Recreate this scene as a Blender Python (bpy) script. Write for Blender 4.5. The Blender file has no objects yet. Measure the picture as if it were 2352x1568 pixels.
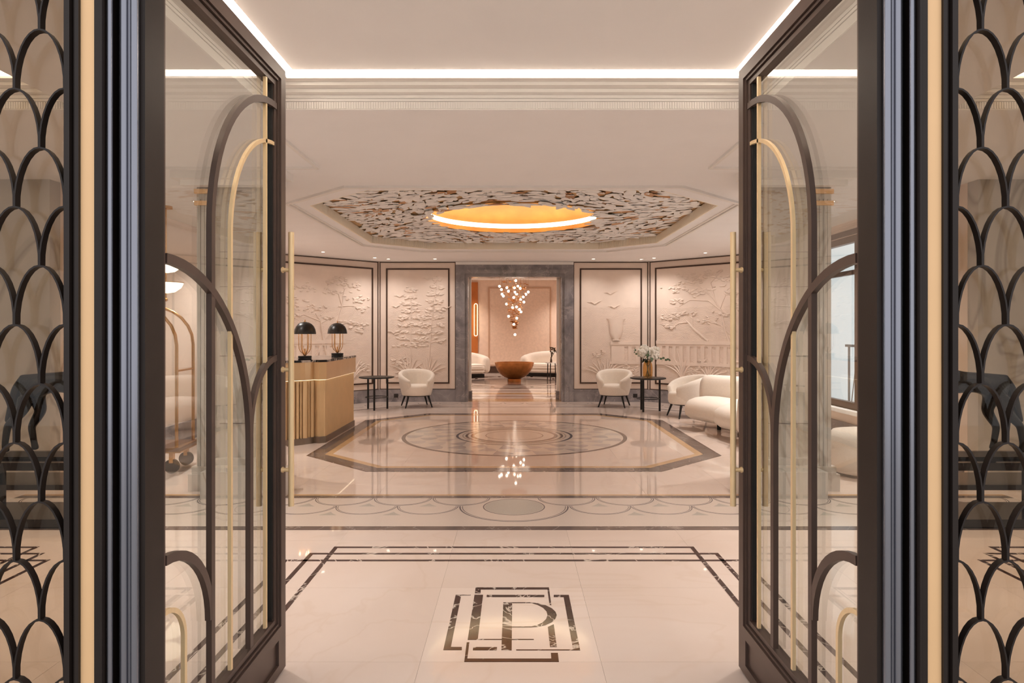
import bpy, bmesh, math, random
from mathutils import Vector, Matrix
R = random.Random(7)
PI = math.pi
sc = bpy.context.scene
COL = sc.collection

# ------------------------------------------------------------------ camera, world, exposure
F, CX, HY, EYE = 1540.0, 1180.5, 760.0, 1.5        # focal length in pixels of the 2352 px frame, principal point, eye height
cam = bpy.data.cameras.new('camera')
cam.sensor_width = 36.0
cam.lens = 36.0 * F / 2352
cam.shift_x = -(CX - 1176) / 2352
cam.shift_y = -(784 - HY) / 2352
cam.clip_start = 0.05
cam.clip_end = 200
camo = bpy.data.objects.new('camera', cam)
COL.objects.link(camo)
camo.location = (0, 0, EYE)
camo.rotation_euler = (PI / 2, 0, 0)
sc.camera = camo

w = bpy.data.worlds.new('sky')
sc.world = w
w.use_nodes = True
bg = w.node_tree.nodes['Background']
bg.inputs[0].default_value = (0.95, 0.965, 1.0, 1)
bg.inputs[1].default_value = 0.66

sc.view_settings.view_transform = 'Standard'
sc.view_settings.look = 'None'
sc.view_settings.gamma = 1
sc.view_settings.use_curve_mapping = False
sc.view_settings.exposure = 0.94
cy = sc.cycles
cy.max_bounces = 9
cy.diffuse_bounces = 4
cy.glossy_bounces = 4
cy.transmission_bounces = 6
cy.transparent_max_bounces = 16
cy.sample_clamp_indirect = 6.0
cy.caustics_reflective = False
cy.caustics_refractive = False
cy.use_denoising = True

WARM = (1.0, 0.92, 0.855)
WARMER = (1.0, 0.86, 0.76)
SPOT_W = 42.0          # each recessed ceiling downlight
LED_S = 8.0            # cove strips and the added front strips
LOUNGE_W = 60.0


def lin(h):
    h = h.lstrip('#')
    o = []
    for i in (0, 2, 4):
        c = int(h[i:i + 2], 16) / 255
        o.append(c / 12.92 if c <= 0.04045 else ((c + 0.055) / 1.055) ** 2.4)
    return tuple(o)


# ------------------------------------------------------------------ materials
def _new(name):
    m = bpy.data.materials.new(name)
    m.use_nodes = True
    return m, m.node_tree.nodes, m.node_tree.links, m.node_tree.nodes['Principled BSDF']


def mat(name, col, rough=0.5, metal=0.0, var=0.0, scale=6.0, bump=0.0, bscale=60.0, coat=0.0, spec=0.5, stretch=(1, 1, 1), sheen=0.0):
    m, n, l, b = _new(name)
    b.inputs['Base Color'].default_value = (*col, 1)
    b.inputs['Roughness'].default_value = rough
    b.inputs['Metallic'].default_value = metal
    b.inputs['Coat Weight'].default_value = coat
    b.inputs['Specular IOR Level'].default_value = spec
    b.inputs['Sheen Weight'].default_value = sheen
    tc = n.new('ShaderNodeTexCoord')
    mp = n.new('ShaderNodeMapping')
    mp.inputs['Scale'].default_value = stretch
    l.new(tc.outputs['Object'], mp.inputs['Vector'])
    if var > 0:
        t = n.new('ShaderNodeTexNoise')
        t.inputs['Scale'].default_value = scale
        t.inputs['Detail'].default_value = 5
        r = n.new('ShaderNodeValToRGB')
        r.color_ramp.elements[0].position = 0.3
        r.color_ramp.elements[1].position = 0.7
        r.color_ramp.elements[0].color = (*[c * (1 - var) for c in col], 1)
        r.color_ramp.elements[1].color = (*[min(1, c * (1 + var * .6)) for c in col], 1)
        l.new(mp.outputs[0], t.inputs['Vector'])
        l.new(t.outputs['Fac'], r.inputs[0])
        l.new(r.outputs[0], b.inputs['Base Color'])
    if bump > 0:
        t2 = n.new('ShaderNodeTexNoise')
        t2.inputs['Scale'].default_value = bscale
        t2.inputs['Detail'].default_value = 3
        bp = n.new('ShaderNodeBump')
        bp.inputs['Strength'].default_value = bump
        bp.inputs['Distance'].default_value = 0.01
        l.new(mp.outputs[0], t2.inputs['Vector'])
        l.new(t2.outputs['Fac'], bp.inputs['Height'])
        l.new(bp.outputs[0], b.inputs['Normal'])
    return m


def marble(name, base, dark, vein, scale=1.2, vscale=1.6, vwidth=0.02, rough=0.12, vein_mix=0.8, per_object=0.0, stretch=(1, 1, 1), coord='Object'):
    m, n, l, b = _new(name)
    b.inputs['Roughness'].default_value = rough
    b.inputs['Specular IOR Level'].default_value = 0.24
    tc = n.new('ShaderNodeTexCoord')
    mp = n.new('ShaderNodeMapping')
    mp.inputs['Scale'].default_value = stretch
    if coord == 'World':
        ge = n.new('ShaderNodeNewGeometry')
        l.new(ge.outputs['Position'], mp.inputs['Vector'])
    else:
        l.new(tc.outputs['Object'], mp.inputs['Vector'])
    t = n.new('ShaderNodeTexNoise')
    t.inputs['Scale'].default_value = scale
    t.inputs['Detail'].default_value = 7
    t.inputs['Distortion'].default_value = 0.8
    l.new(mp.outputs[0], t.inputs['Vector'])
    r = n.new('ShaderNodeValToRGB')
    r.color_ramp.elements[0].position = 0.32
    r.color_ramp.elements[1].position = 0.68
    r.color_ramp.elements[0].color = (*dark, 1)
    r.color_ramp.elements[1].color = (*base, 1)
    l.new(t.outputs['Fac'], r.inputs[0])
    t2 = n.new('ShaderNodeTexNoise')
    t2.inputs['Scale'].default_value = vscale
    t2.inputs['Detail'].default_value = 4
    t2.inputs['Distortion'].default_value = 1.5
    l.new(mp.outputs[0], t2.inputs['Vector'])
    s = n.new('ShaderNodeMath'); s.operation = 'SUBTRACT'; s.inputs[1].default_value = 0.5
    a = n.new('ShaderNodeMath'); a.operation = 'ABSOLUTE'
    l.new(t2.outputs['Fac'], s.inputs[0]); l.new(s.outputs[0], a.inputs[0])
    vr = n.new('ShaderNodeValToRGB')
    vr.color_ramp.elements[0].position = 0.0
    vr.color_ramp.elements[1].position = vwidth
    vr.color_ramp.elements[0].color = (vein_mix,) * 3 + (1,)
    vr.color_ramp.elements[1].color = (0, 0, 0, 1)
    l.new(a.outputs[0], vr.inputs[0])
    mx = n.new('ShaderNodeMixRGB')
    mx.inputs['Color2'].default_value = (*vein, 1)
    l.new(vr.outputs[0], mx.inputs['Fac'])
    l.new(r.outputs[0], mx.inputs['Color1'])
    out = mx.outputs[0]
    if per_object > 0:
        oi = n.new('ShaderNodeObjectInfo')
        mr = n.new('ShaderNodeMapRange')
        mr.inputs['To Min'].default_value = 1 - per_object
        mr.inputs['To Max'].default_value = 1 + per_object * .4
        l.new(oi.outputs['Random'], mr.inputs['Value'])
        mu = n.new('ShaderNodeMixRGB'); mu.blend_type = 'MULTIPLY'; mu.inputs['Fac'].default_value = 1
        l.new(out, mu.inputs['Color1']); l.new(mr.outputs[0], mu.inputs['Color2'])
        out = mu.outputs[0]
    l.new(out, b.inputs['Base Color'])
    return m


def emit(name, col, s):
    m = bpy.data.materials.new(name)
    m.use_nodes = True
    n, l = m.node_tree.nodes, m.node_tree.links
    n.clear()
    o = n.new('ShaderNodeOutputMaterial'); e = n.new('ShaderNodeEmission')
    e.inputs[0].default_value = (*col, 1); e.inputs[1].default_value = s
    l.new(e.outputs[0], o.inputs[0])
    return m


def pane(name, tint, refl=1.0):
    """flat architectural glass: straight-through tint plus a Schlick mirror term"""
    m = bpy.data.materials.new(name)
    m.use_nodes = True
    n, l = m.node_tree.nodes, m.node_tree.links
    n.clear()
    o = n.new('ShaderNodeOutputMaterial')
    tr = n.new('ShaderNodeBsdfTransparent'); tr.inputs[0].default_value = (*tint, 1)
    gl = n.new('ShaderNodeBsdfGlossy'); gl.inputs['Roughness'].default_value = 0.0
    lw = n.new('ShaderNodeLayerWeight'); lw.inputs['Blend'].default_value = 0.5
    p = n.new('ShaderNodeMath'); p.operation = 'POWER'; p.inputs[1].default_value = 5
    mm = n.new('ShaderNodeMath'); mm.operation = 'MULTIPLY_ADD'
    mm.inputs[1].default_value = 0.95 * refl; mm.inputs[2].default_value = 0.04 * refl
    mm.use_clamp = True
    mx = n.new('ShaderNodeMixShader')
    l.new(lw.outputs['Facing'], p.inputs[0]); l.new(p.outputs[0], mm.inputs[0]); l.new(mm.outputs[0], mx.inputs[0])
    l.new(tr.outputs[0], mx.inputs[1]); l.new(gl.outputs[0], mx.inputs[2]); l.new(mx.outputs[0], o.inputs[0])
    return m


M = {}
M['bronze'] = mat('dark_bronze_metal', lin('2b221e'), 0.45, 0.1, var=0.12, scale=9, bump=0.02, bscale=300, spec=0.3)
M['bronzeleaf'] = mat('lit_bronze_door_metal', lin('56443c'), 0.4, 0.15, var=0.1, scale=9, bump=0.02, bscale=300)  # lighter copy of the bronze; sky and room light put into its colour
M['gold'] = mat('brushed_gold', lin('f6d6a6'), 0.36, 0.2, var=0.05, scale=12, bump=0.03, bscale=200, stretch=(8, 8, 1))
M['goldflat'] = mat('satin_gold_strip', lin('f3c592'), 0.5, 0.05, var=0.04, scale=4)
M['rubber'] = mat('black_gasket', lin('8f8f98'), 0.24, 0.85, bump=0.05, bscale=14, stretch=(1, 1, .25))
M['black'] = mat('matte_black', lin('0d0c0c'), 0.55)
M['blackmetal'] = mat('black_metal', lin('1b1817'), 0.4, 0.4)
M['doorglass'] = pane('door_glass', (0.94, 0.95, 0.93), 1.7)
M['sideglass'] = pane('tinted_sidelight_glass', (0.74, 0.69, 0.62), 0.6)
M['winglass'] = pane('window_glass', (0.95, 0.97, 0.97), 1.0)
M['ceil'] = mat('ceiling_plaster', lin('faf8f8'), 0.85, var=0.02, scale=2, bump=0.03, bscale=80)
M['white'] = mat('white_moulding', lin('f4f0ec'), 0.6, var=0.02)
M['wall'] = mat('wall_plaster', lin('eedccf'), 0.75, var=0.03, scale=3, bump=0.04, bscale=90)
M['relief'] = mat('relief_plaster', lin('eedccf'), 0.8, var=0.04, scale=5, bump=0.08, bscale=120)
M['trim'] = mat('dark_bronze_trim', lin('4a3428'), 0.4, 0.3, var=0.1)
M['grey'] = marble('grey_marble', lin('a09a9c'), lin('777276'), lin('b8aeac'), 3.0, 1.7, 0.012, 0.22, 0.55)
M['pier'] = marble('veined_pale_marble', lin('d8d2ca'), lin('c4bcb3'), lin('938576'), 0.9, 0.8, 0.03, 0.25, 0.5, stretch=(1, 1, .6))
M['cream'] = marble('cream_marble', lin('e6d6cc'), lin('dfccbf'), lin('d3bba6'), 0.8, 0.7, 0.02, 0.03, 0.2, per_object=0.035, coord='World')
M['emblemslab'] = marble('pale_cream_marble', lin('eadbd1'), lin('e4d2c6'), lin('d6bda7'), 0.8, 0.7, 0.02, 0.09, 0.3, coord='World')
M['inlay'] = marble('dark_brown_marble', lin('4f3a36'), lin('3b2927'), lin('e6d8cb'), 5.0, 3.0, 0.014, 0.10, 0.85, coord='World')
M['inlaygrey'] = marble('grey_inlay_marble', lin('7a6a62'), lin('5d5250'), lin('b7aaa2'), 4.0, 2.2, 0.010, 0.10, 0.6, coord='World')
M['inlaygold'] = mat('ochre_inlay_marble', lin('cda97f'), 0.1, var=0.1, scale=8)
M['mosaic'] = mat('pale_mosaic', lin('d6c8bd'), 0.18, var=0.06, scale=160)
M['mosaicgreen'] = mat('grey_green_mosaic', lin('b7b1a7'), 0.18, var=0.1, scale=160)
M['mosaicdark'] = mat('slate_mosaic', lin('6e6668'), 0.16, var=0.25, scale=120)
M['petalgrey'] = mat('pale_grey_marble', lin('c3bab5'), 0.12, var=0.06, scale=20)
M['petalblue'] = mat('soft_grey_marble', lin('b3aaa7'), 0.12, var=0.06, scale=20)
M['petallight'] = mat('ivory_marble', lin('dccfc4'), 0.12, var=0.03, scale=20)
M['ringdark'] = mat('blue_black_marble', lin('3a3540'), 0.12, var=0.15, scale=20)
M['ringbrown'] = mat('brown_marble_ring', lin('5f4a42'), 0.12, var=0.15, scale=20)
M['boucle'] = mat('cream_boucle', lin('efe4d8'), 0.95, var=0.03, scale=40, bump=0.35, bscale=160, sheen=0.25)
M['frieze'] = mat('pale_gilt_frieze', lin('fdf3e2'), 0.5, 0.0)
M['leafwhite'] = mat('white_plaster_leaf', lin('fffdfb'), 0.6, var=0.05, scale=9)
M['leafgold'] = mat('gilded_leaf', lin('c08a48'), 0.32, 0.8, var=0.15, scale=14)
M['giltback'] = mat('gilt_backing', lin('e0b987'), 0.5, 0.05, var=0.2, scale=5)
M['domegold'] = mat('gold_leaf_dome', lin('f6bc70'), 0.5, 0.0, var=0.16, scale=3.5, bump=0.2, bscale=14)
M['led'] = emit('warm_cove_strip', (1.0, 0.86, 0.70), LED_S)
M['ledsoft'] = emit('warm_lamp_glow', (1.0, 0.74, 0.46), 4)
M['striplow'] = emit('desk_light_strip', (1.0, 0.78, 0.52), 1.6)
M['domeled'] = emit('dome_light_ring', (1.0, 0.79, 0.48), 6)
M['ball'] = emit('chandelier_bulb_glow', (1.0, 0.82, 0.66), 5)
M['bowlglow'] = emit('alabaster_glow', (1.0, 0.80, 0.58), 2.2)
M['spotglow'] = emit('downlight_lens', (1.0, 0.86, 0.70), 6)
M['darkbronze'] = mat('patinated_bronze', lin('2b2726'), 0.42, 0.6, var=0.25, scale=12, bump=0.12, bscale=30)
M['consoleblack'] = mat('black_lacquer', lin('17161c'), 0.12, 0.0)
M['copper'] = mat('hammered_copper', lin('cb8a4e'), 0.32, 0.65, var=0.22, scale=7, bump=0.10, bscale=25)
M['desktop'] = marble('black_white_marble', lin('2a2523'), lin('171414'), lin('d8ccc2'), 5.0, 3.2, 0.05, 0.12, 0.9)
M['deskgold'] = mat('champagne_metal', lin('dcb88c'), 0.25, 0.45, var=0.05, scale=5)
M['deskflute'] = mat('champagne_fluting', lin('e0bf92'), 0.4, 0.3, var=0.05, scale=5)
M['deskbase'] = mat('brushed_steel_plinth', lin('8c7d70'), 0.3, 0.8)
M['shadeblack'] = mat('black_lacquered_shade', lin('18120f'), 0.35, 0.1)
M['lampgold'] = mat('polished_brass', lin('cfa06c'), 0.22, 0.95)
M['vaseglass'] = pane('amber_glass', (0.92, 0.80, 0.60), 1.2)
M['petalwhite'] = mat('hydrangea_white', lin('f3efe6'), 0.8, var=0.08, scale=60, bump=0.5, bscale=90)
M['leafgreen'] = mat('eucalyptus_green', lin('5e7457'), 0.6, var=0.2, scale=15)
M['leafdark'] = mat('dark_green_leaf', lin('2c3a28'), 0.5, var=0.2, scale=15)
M['lwall'] = mat('lounge_wall_covering', lin('e8d0be'), 0.7, var=0.06, scale=8, bump=0.05, bscale=60)
M['panelline'] = mat('lounge_panel_edge', lin('c3a188'), 0.6)
M['lpanel'] = mat('lounge_panel_silk', lin('e4ccba'), 0.6, var=0.08, scale=14, bump=0.08, bscale=90)
M['coppanel'] = mat('copper_wall_panel', lin('bd7238'), 0.4, 0.2, var=0.1)
M['wood'] = mat('walnut_deck', lin('5d3b28'), 0.4, var=0.25, scale=8)
M['stone'] = mat('terrace_stone', lin('b9b2a8'), 0.7, var=0.1, scale=3, bump=0.1, bscale=30)
M['facade'] = mat('facade_render', lin('c9c1b6'), 0.8, var=0.05)
M['winframe'] = mat('window_frame_bronze', lin('54423a'), 0.4, 0.2)
M['railgrey'] = mat('grey_railing', lin('8d8f92'), 0.5, 0.3)
M['socket'] = mat('dark_socket', lin('2b2624'), 0.4)
M['twig'] = mat('dark_dried_stems', lin('4b3a24'), 0.8, var=0.2)


# ------------------------------------------------------------------ mesh builder
class MB:
    def __init__(s):
        s.v, s.f, s.mi = [], [], []

    def add(s, vs, fs, mi=0):
        o = len(s.v)
        s.v += [tuple(p) for p in vs]
        for f in fs:
            s.f.append(tuple(i + o for i in f)); s.mi.append(mi)

    def box(s, x0, x1, y0, y1, z0, z1, mi=0):
        if x0 > x1: x0, x1 = x1, x0
        if y0 > y1: y0, y1 = y1, y0
        vs = [(x, y, z) for z in (z0, z1) for y in (y0, y1) for x in (x0, x1)]
        s.add(vs, [(0, 2, 3, 1), (4, 5, 7, 6), (0, 1, 5, 4), (2, 6, 7, 3), (0, 4, 6, 2), (1, 3, 7, 5)], mi)
        return s

    def prism(s, poly, ext, mi=0):
        """poly: 3D points, ext: extrude vector"""
        n = len(poly); e = Vector(ext)
        vs = [Vector(p) for p in poly] + [Vector(p) + e for p in poly]
        fs = [tuple(range(n))[::-1], tuple(range(n, 2 * n))]
        fs += [(i, (i + 1) % n, n + (i + 1) % n, n + i) for i in range(n)]
        s.add(vs, fs, mi)
        return s

    def vprism(s, poly, z0, z1, mi=0):
        return s.prism([(x, y, z0) for x, y in poly], (0, 0, z1 - z0), mi)

    def loft(s, secs, closed=True, caps=True, loop=False, mi=0):
        n = len(secs[0]); m = len(secs)
        vs = [p for q in secs for p in q]
        fs = []
        for i in range(m if loop else m - 1):
            a, b = i * n, ((i + 1) % m) * n
            for j in range(n if closed else n - 1):
                k = (j + 1) % n
                fs.append((a + j, a + k, b + k, b + j))
        if caps and closed and not loop:
            fs.append(tuple(range(n))[::-1]); fs.append(tuple(range((m - 1) * n, m * n)))
        s.add(vs, fs, mi)
        return s

    def tube(s, path, r, n=8, caps=True, loop=False, mi=0, squash=None):
        P = [Vector(p) for p in path]
        m = len(P)
        rs = r if isinstance(r, (list, tuple)) else [r] * m
        secs = []
        up = None
        for i in range(m):
            if loop:
                t = (P[(i + 1) % m] - P[i - 1])
            else:
                t = P[min(i + 1, m - 1)] - P[max(i - 1, 0)]
            t.normalize()
            if up is None:
                up = Vector((0, 0, 1)) if abs(t.z) < .9 else Vector((0, 1, 0))
            a = up - t * up.dot(t)
            if a.length < 1e-6:
                a = t.orthogonal()
            a.normalize(); up = a
            b = t.cross(a)
            secs.append([P[i] + (a * math.cos(2 * PI * k / n) + b * math.sin(2 * PI * k / n)) * rs[i] for k in range(n)])
        return s.loft(secs, True, caps, loop, mi)

    def lathe(s, prof, n=32, c=(0, 0, 0), mi=0, caps=True):
        secs = [[(c[0] + r * math.cos(2 * PI * k / n), c[1] + r * math.sin(2 * PI * k / n), c[2] + z) for k in range(n)] for r, z in prof]
        return s.loft(secs, True, caps, False, mi)

    def ball(s, c, r, n=10, mi=0):
        rx, ry, rz = r if isinstance(r, (tuple, list)) else (r, r, r)
        m = max(4, n // 2)
        secs = []
        for i in range(m + 1):
            a = -PI / 2 + PI * i / m
            cr = max(math.cos(a), 0.02)
            secs.append([(c[0] + rx * cr * math.cos(2 * PI * k / n), c[1] + ry * cr * math.sin(2 * PI * k / n), c[2] + rz * math.sin(a)) for k in range(n)])
        return s.loft(secs, mi=mi)

    def ribbon(s, pts, wd, d0, d1, fmap, mi=0):
        """flat bar swept along a 2D path; fmap(u,v,d) -> 3D"""
        m = len(pts)
        secs = []
        for i in range(m):
            a = Vector(pts[max(i - 1, 0)]); b = Vector(pts[min(i + 1, m - 1)])
            t = (b - a); t.normalize(); nn = Vector((-t.y, t.x)) * (wd / 2)
            p = Vector(pts[i])
            q0, q1 = p + nn, p - nn
            secs.append([fmap(q0.x, q0.y, d0), fmap(q1.x, q1.y, d0), fmap(q1.x, q1.y, d1), fmap(q0.x, q0.y, d1)])
        return s.loft(secs, mi=mi)

    def mesh(s, name, smooth=None):
        me = bpy.data.meshes.new(name)
        me.from_pydata([tuple(p) for p in s.v], [], s.f)
        bm = bmesh.new(); bm.from_mesh(me)
        bm.faces.ensure_lookup_table()
        for f, i in zip(bm.faces, s.mi):
            f.material_index = i
        bmesh.ops.recalc_face_normals(bm, faces=bm.faces)
        bm.to_mesh(me); bm.free()
        if smooth:
            me.polygons.foreach_set('use_smooth', [True] * len(me.polygons))
            me.set_sharp_from_angle(angle=math.radians(smooth))
        return me

    def build(s, name, mats, parent=None, smooth=None, loc=None):
        me = s.mesh(name, smooth)
        for m in (mats if isinstance(mats, (list, tuple)) else [mats]):
            me.materials.append(m)
        o = bpy.data.objects.new(name, me)
        COL.objects.link(o)
        if parent: o.parent = parent
        if loc: o.location = loc
        return o


def mesh_obj(name, me, parent=None):
    o = bpy.data.objects.new(name, me); COL.objects.link(o)
    if parent: o.parent = parent
    return o


def thing(name, label, cat, loc=(0, 0, 0), rz=0.0, group=None):
    o = bpy.data.objects.new(name, None); COL.objects.link(o)
    o.empty_display_size = 0.1
    o.location = loc; o.rotation_euler = (0, 0, rz)
    o['label'] = label; o['category'] = cat
    if group: o['group'] = group
    return o


def tag(o, label, cat, group=None):
    o['label'] = label; o['category'] = cat
    if group: o['group'] = group
    return o


def struct(o, label=None, cat=None):
    o['kind'] = 'structure'
    if label: o['label'] = label
    if cat: o['category'] = cat
    return o


def dup(root, loc, rz, label, group=None):
    r = root.copy(); COL.objects.link(r); r.location = loc; r.rotation_euler = (0, 0, rz); r['label'] = label
    if group: r['group'] = group
    for ch in list(root.children):
        c = ch.copy(); COL.objects.link(c); c.parent = r
        for g in ch.children:
            d = g.copy(); COL.objects.link(d); d.parent = c
    return r


def arc2(cx, cy, r, a0, a1, n):
    return [(cx + r * math.cos(math.radians(a0 + (a1 - a0) * i / n)), cy + r * math.sin(math.radians(a0 + (a1 - a0) * i / n))) for i in range(n + 1)]


def floor_pt(px, py):
    y = F * EYE / (py - HY)
    return ((px - CX) * y / F, y)

# ------------------------------------------------------------------ dimensions (metres, camera above the origin, +Y into the building)
CEIL = 2.97
BACKY = 14.25
CHX, CHY = 4.5, 12.68          # end of the chamfered lobby walls
XC = -0.008                    # axis of the entrance
FY = 1.80                      # outer face of the entrance frame

# ------------------------------------------------------------------ floor
fl = MB().box(-7.6, 7.6, 1.86, BACKY + .3, -0.15, -0.003).build('floor', M['cream'])
struct(fl, 'polished cream marble floor with dark inlaid borders', 'floor')
xs = [-0.425 + .82 * k for k in range(-9, 10)]
ys = [3.04 - .88 * 2 + .88 * k for k in range(0, 15)]
slab_me = MB().box(0.0006, .8194, 0.0006, .8794, -0.003, 0.0).mesh('slab')
slab_me.materials.append(M['cream'])
em_me = slab_me.copy(); em_me.materials.clear(); em_me.materials.append(M['emblemslab'])
for i, x in enumerate(xs):
    for j, y in enumerate(ys):
        if x < -7.5 or x > 6.9 or y < 1.8 or y > BACKY - .3: continue
        if abs(x) > 4.6 and y > 6.2: continue
        o = mesh_obj('slab', em_me if abs(x + .425) < .01 and abs(y - 3.04) < .01 else slab_me, fl)
        o.location = (x, y, 0)


def flat(poly, m, name='inlay', z=0.0012, parent=fl, z0=-0.001, label=None):
    o = MB().vprism(poly, z0, z).build(name, m, parent)
    if label: o['label'] = label
    return o


# emblem (measured on the floor plane)
def cp(pts):
    return [floor_pt(900 + a / 4.055, 1220 + b / 4.055) for a, b in pts]


emb = [
    [(595, 590), (735, 590), (735, 597), (646, 597), (550, 1077), (652, 1077), (652, 1106), (479, 1106)],
    [(1508, 592), (1648, 592), (1755, 1109), (1158, 1109), (1158, 1100), (1688, 1100), (1600, 612), (1508, 612)],
    [(780, 522), (1463, 522), (1486, 690), (1468, 682), (1449, 542), (828, 542), (826, 576), (774, 576)],
    [(770, 591), (850, 591), (801, 1003), (1024, 1003), (1024, 1011), (706, 1011)],
    [(1117, 1003), (1322, 1003), (1322, 1011), (1116, 1011)],
    [(884, 592), (1420, 592), (1420, 612), (883, 612)],
    [(1453, 890), (1508, 865), (1537, 1077), (1473, 1077)],
    [(757, 1078), (980, 1078), (978, 1108), (754, 1108)],
    [(698, 1033), (722, 1033), (703, 1185), (1485, 1185), (1481, 1132), (1546, 1132), (1556, 1216), (674, 1216)],
]
for e in emb:
    flat(cp(e), M['inlay'], 'emblem_piece')
outer = [(1121, 661), (1290, 661), (1360, 668), (1430, 687), (1492, 718), (1525, 750), (1536, 780), (1524, 813), (1490, 845), (1430, 873), (1360, 889), (1290, 894), (1118, 894)]
inner = [(1118, 887), (1300, 886), (1355, 873), (1405, 848), (1438, 815), (1450, 780), (1440, 745), (1408, 712), (1358, 685), (1300, 668), (1121, 668)]
flat(cp([(1038, 661), (1121, 661), (1116, 1109), (1020, 1109)]), M['inlay'], 'emblem_piece', label='upright stem of the letter P')
flat(cp(outer + inner), M['inlay'], 'emblem_piece', label='curved bowl of the letter P')

# triple interlaced border lines in the three bays
def rect_lines(cx):
    for hx, y1 in ((1.25, 4.667), (1.38, 4.533), (1.51, 4.40)):
        y0 = 7.0 - y1
        w_ = .030
        for (a, b, c, d) in ((cx - hx, cx + hx, y1 - w_, y1), (cx - hx, cx + hx, y0, y0 + w_), (cx - hx, cx - hx + w_, y0 + w_, y1 - w_), (cx + hx - w_, cx + hx, y0 + w_, y1 - w_)):
            flat([(a, c), (b, c), (b, d), (a, d)], M['inlay'], 'border_strip', z=0.0010 + 0.0001 * (hx > 1.3))


for c in (0.0, -4.55, 4.55):
    rect_lines(c)

# mosaic band under the opening
XB = 4.49
flat([(-XB, 5.15), (XB, 5.15), (XB, 6.02), (-XB, 6.02)], M['mosaic'], 'mosaic_band', z=0.0008)
flat([(-XB, 5.055), (XB, 5.055), (XB, 5.15), (-XB, 5.15)], M['inlaygrey'], 'band_edge')
flat([(-XB, 6.02), (XB, 6.02), (XB, 6.11), (-XB, 6.11)], M['inlaygrey'], 'band_edge')
flat([(-XB, 6.11), (XB, 6.11), (XB, 6.16), (-XB, 6.16)], M['inlaygold'], 'band_edge')


def ring_seg(cx, cyy, r0, r1, a0, a1, n, m, name, z=0.0014, parent=fl):
    p = arc2(cx, cyy, r1, a0, a1, n) + arc2(cx, cyy, r0, a1, a0, n)
    return flat(p, m, name, z, parent)


for sgn in (-1, 1):
    for k in range(0, 8):
        cx = sgn * (.47 + .523 * k)
        if abs(cx) > 4.2: continue
        ring_seg(cx, 6.02, .249, .258, 180, 360, 20, M['mosaicdark'], 'scallop_line')
        ring_seg(cx, 6.02, .234, .239, 180, 360, 20, M['mosaicdark'], 'scallop_line')
        cx2 = sgn * (.735 + .523 * k)
        ring_seg(cx2, 5.742, .254, .262, 180, 360, 20, M['mosaicdark'], 'scallop_line')
        ring_seg(cx2, 5.742, .240, .245, 180, 360, 20, M['mosaicdark'], 'scallop_line')
        for (tx, ty) in ((sgn * (.735 + .523 * k) , 5.775), (sgn * (.996 + .523 * k), 5.50)):
            flat([(tx - .075, ty - .04), (tx + .075, ty - .04), (tx + .03, ty + .01), (tx, ty + .06), (tx - .03, ty + .01)], M['mosaicgreen'], 'mosaic_triangle', z=0.0013)
ring_seg(0, 5.725, .255, .265, 0, 360, 40, M['mosaicdark'], 'roundel_line')
flat(arc2(0, 5.725, .25, 0, 351, 39), M['mosaicgreen'], 'roundel', z=0.0012)
ring_seg(0, 5.74, .455, .467, 180, 360, 32, M['mosaicdark'], 'scallop_line')
ring_seg(0, 5.74, .437, .443, 180, 360, 32, M['mosaicdark'], 'scallop_line')

# octagonal border of the lobby
OC = 9.68


def octo(hw, fw, y0, y1, s):
    """outline offset inwards by s"""
    t = s * math.tan(math.radians(22.5))
    return [(-fw + t, y0 + s), (fw - t, y0 + s), (hw - s, y0 + (hw - fw) + t), (hw - s, y1 - (hw - fw) - t), (fw - t, y1 - s), (-fw + t, y1 - s), (-hw + s, y1 - (hw - fw) - t), (-hw + s, y0 + (hw - fw) + t)]


def octo_band(hw, fw, y0, y1, s0, s1, m, name, z, parent, z0=None, zabs=None):
    a, b = octo(hw, fw, y0, y1, s0), octo(hw, fw, y0, y1, s1)
    for i in range(8):
        j = (i + 1) % 8
        if zabs is None:
            flat([a[i], a[j], b[j], b[i]], m, name, z, parent)
        else:
            MB().vprism([a[i], a[j], b[j], b[i]], zabs[0], zabs[1]).build(name, m, parent)


octo_band(2.50, 1.58, 7.15, 12.2, 0.0, 0.022, M['inlay'], 'octagon_outline', .0012, fl)
octo_band(2.50, 1.58, 7.15, 12.2, 0.022, 0.20, M['inlaygrey'], 'octagon_border', .0011, fl)
octo_band(2.50, 1.58, 7.15, 12.2, 0.20, 0.29, M['inlaygold'], 'octagon_band', .0011, fl)

# round medallion
MCX, MCY = 0.005, 9.64
ring_seg(MCX, MCY, 1.545, 1.60, 0, 360, 72, M['ringbrown'], 'medallion_ring')
flat(arc2(MCX, MCY, 1.545, 0, 355, 71), M['petallight'], 'medallion_ground', z=0.0009)
nc = 18
rows = [(.835, 1.13), (1.02, 1.34), (1.22, 1.54)]
for ri, (r0, r1) in enumerate(rows):
    for k in range(nc):
        a = 360 / nc * (k + (.5 if ri % 2 else 0))
        da = 360 / nc / 2
        def pol(r, aa): return (MCX + r * math.cos(math.radians(aa)), MCY + r * math.sin(math.radians(aa)))
        ts = [.0, .12, .28, .45, .62, .78, .9, .97, 1.0]
        wd = [.0, .22, .50, .76, .94, .97, .78, .45, 0]
        edge = [pol(r0 + (r1 - r0) * t, a + da * q) for t, q in zip(ts, wd)]
        mirror = [pol(r0 + (r1 - r0) * t, a - da * q) for t, q in zip(ts, wd)]
        zz = .0010 + .00008 * (3 - ri)
        flat(edge, M['petalblue'] if k % 2 else M['petalgrey'], 'petal', z=zz)
        flat(mirror, M['petallight'], 'petal', z=zz)
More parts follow.
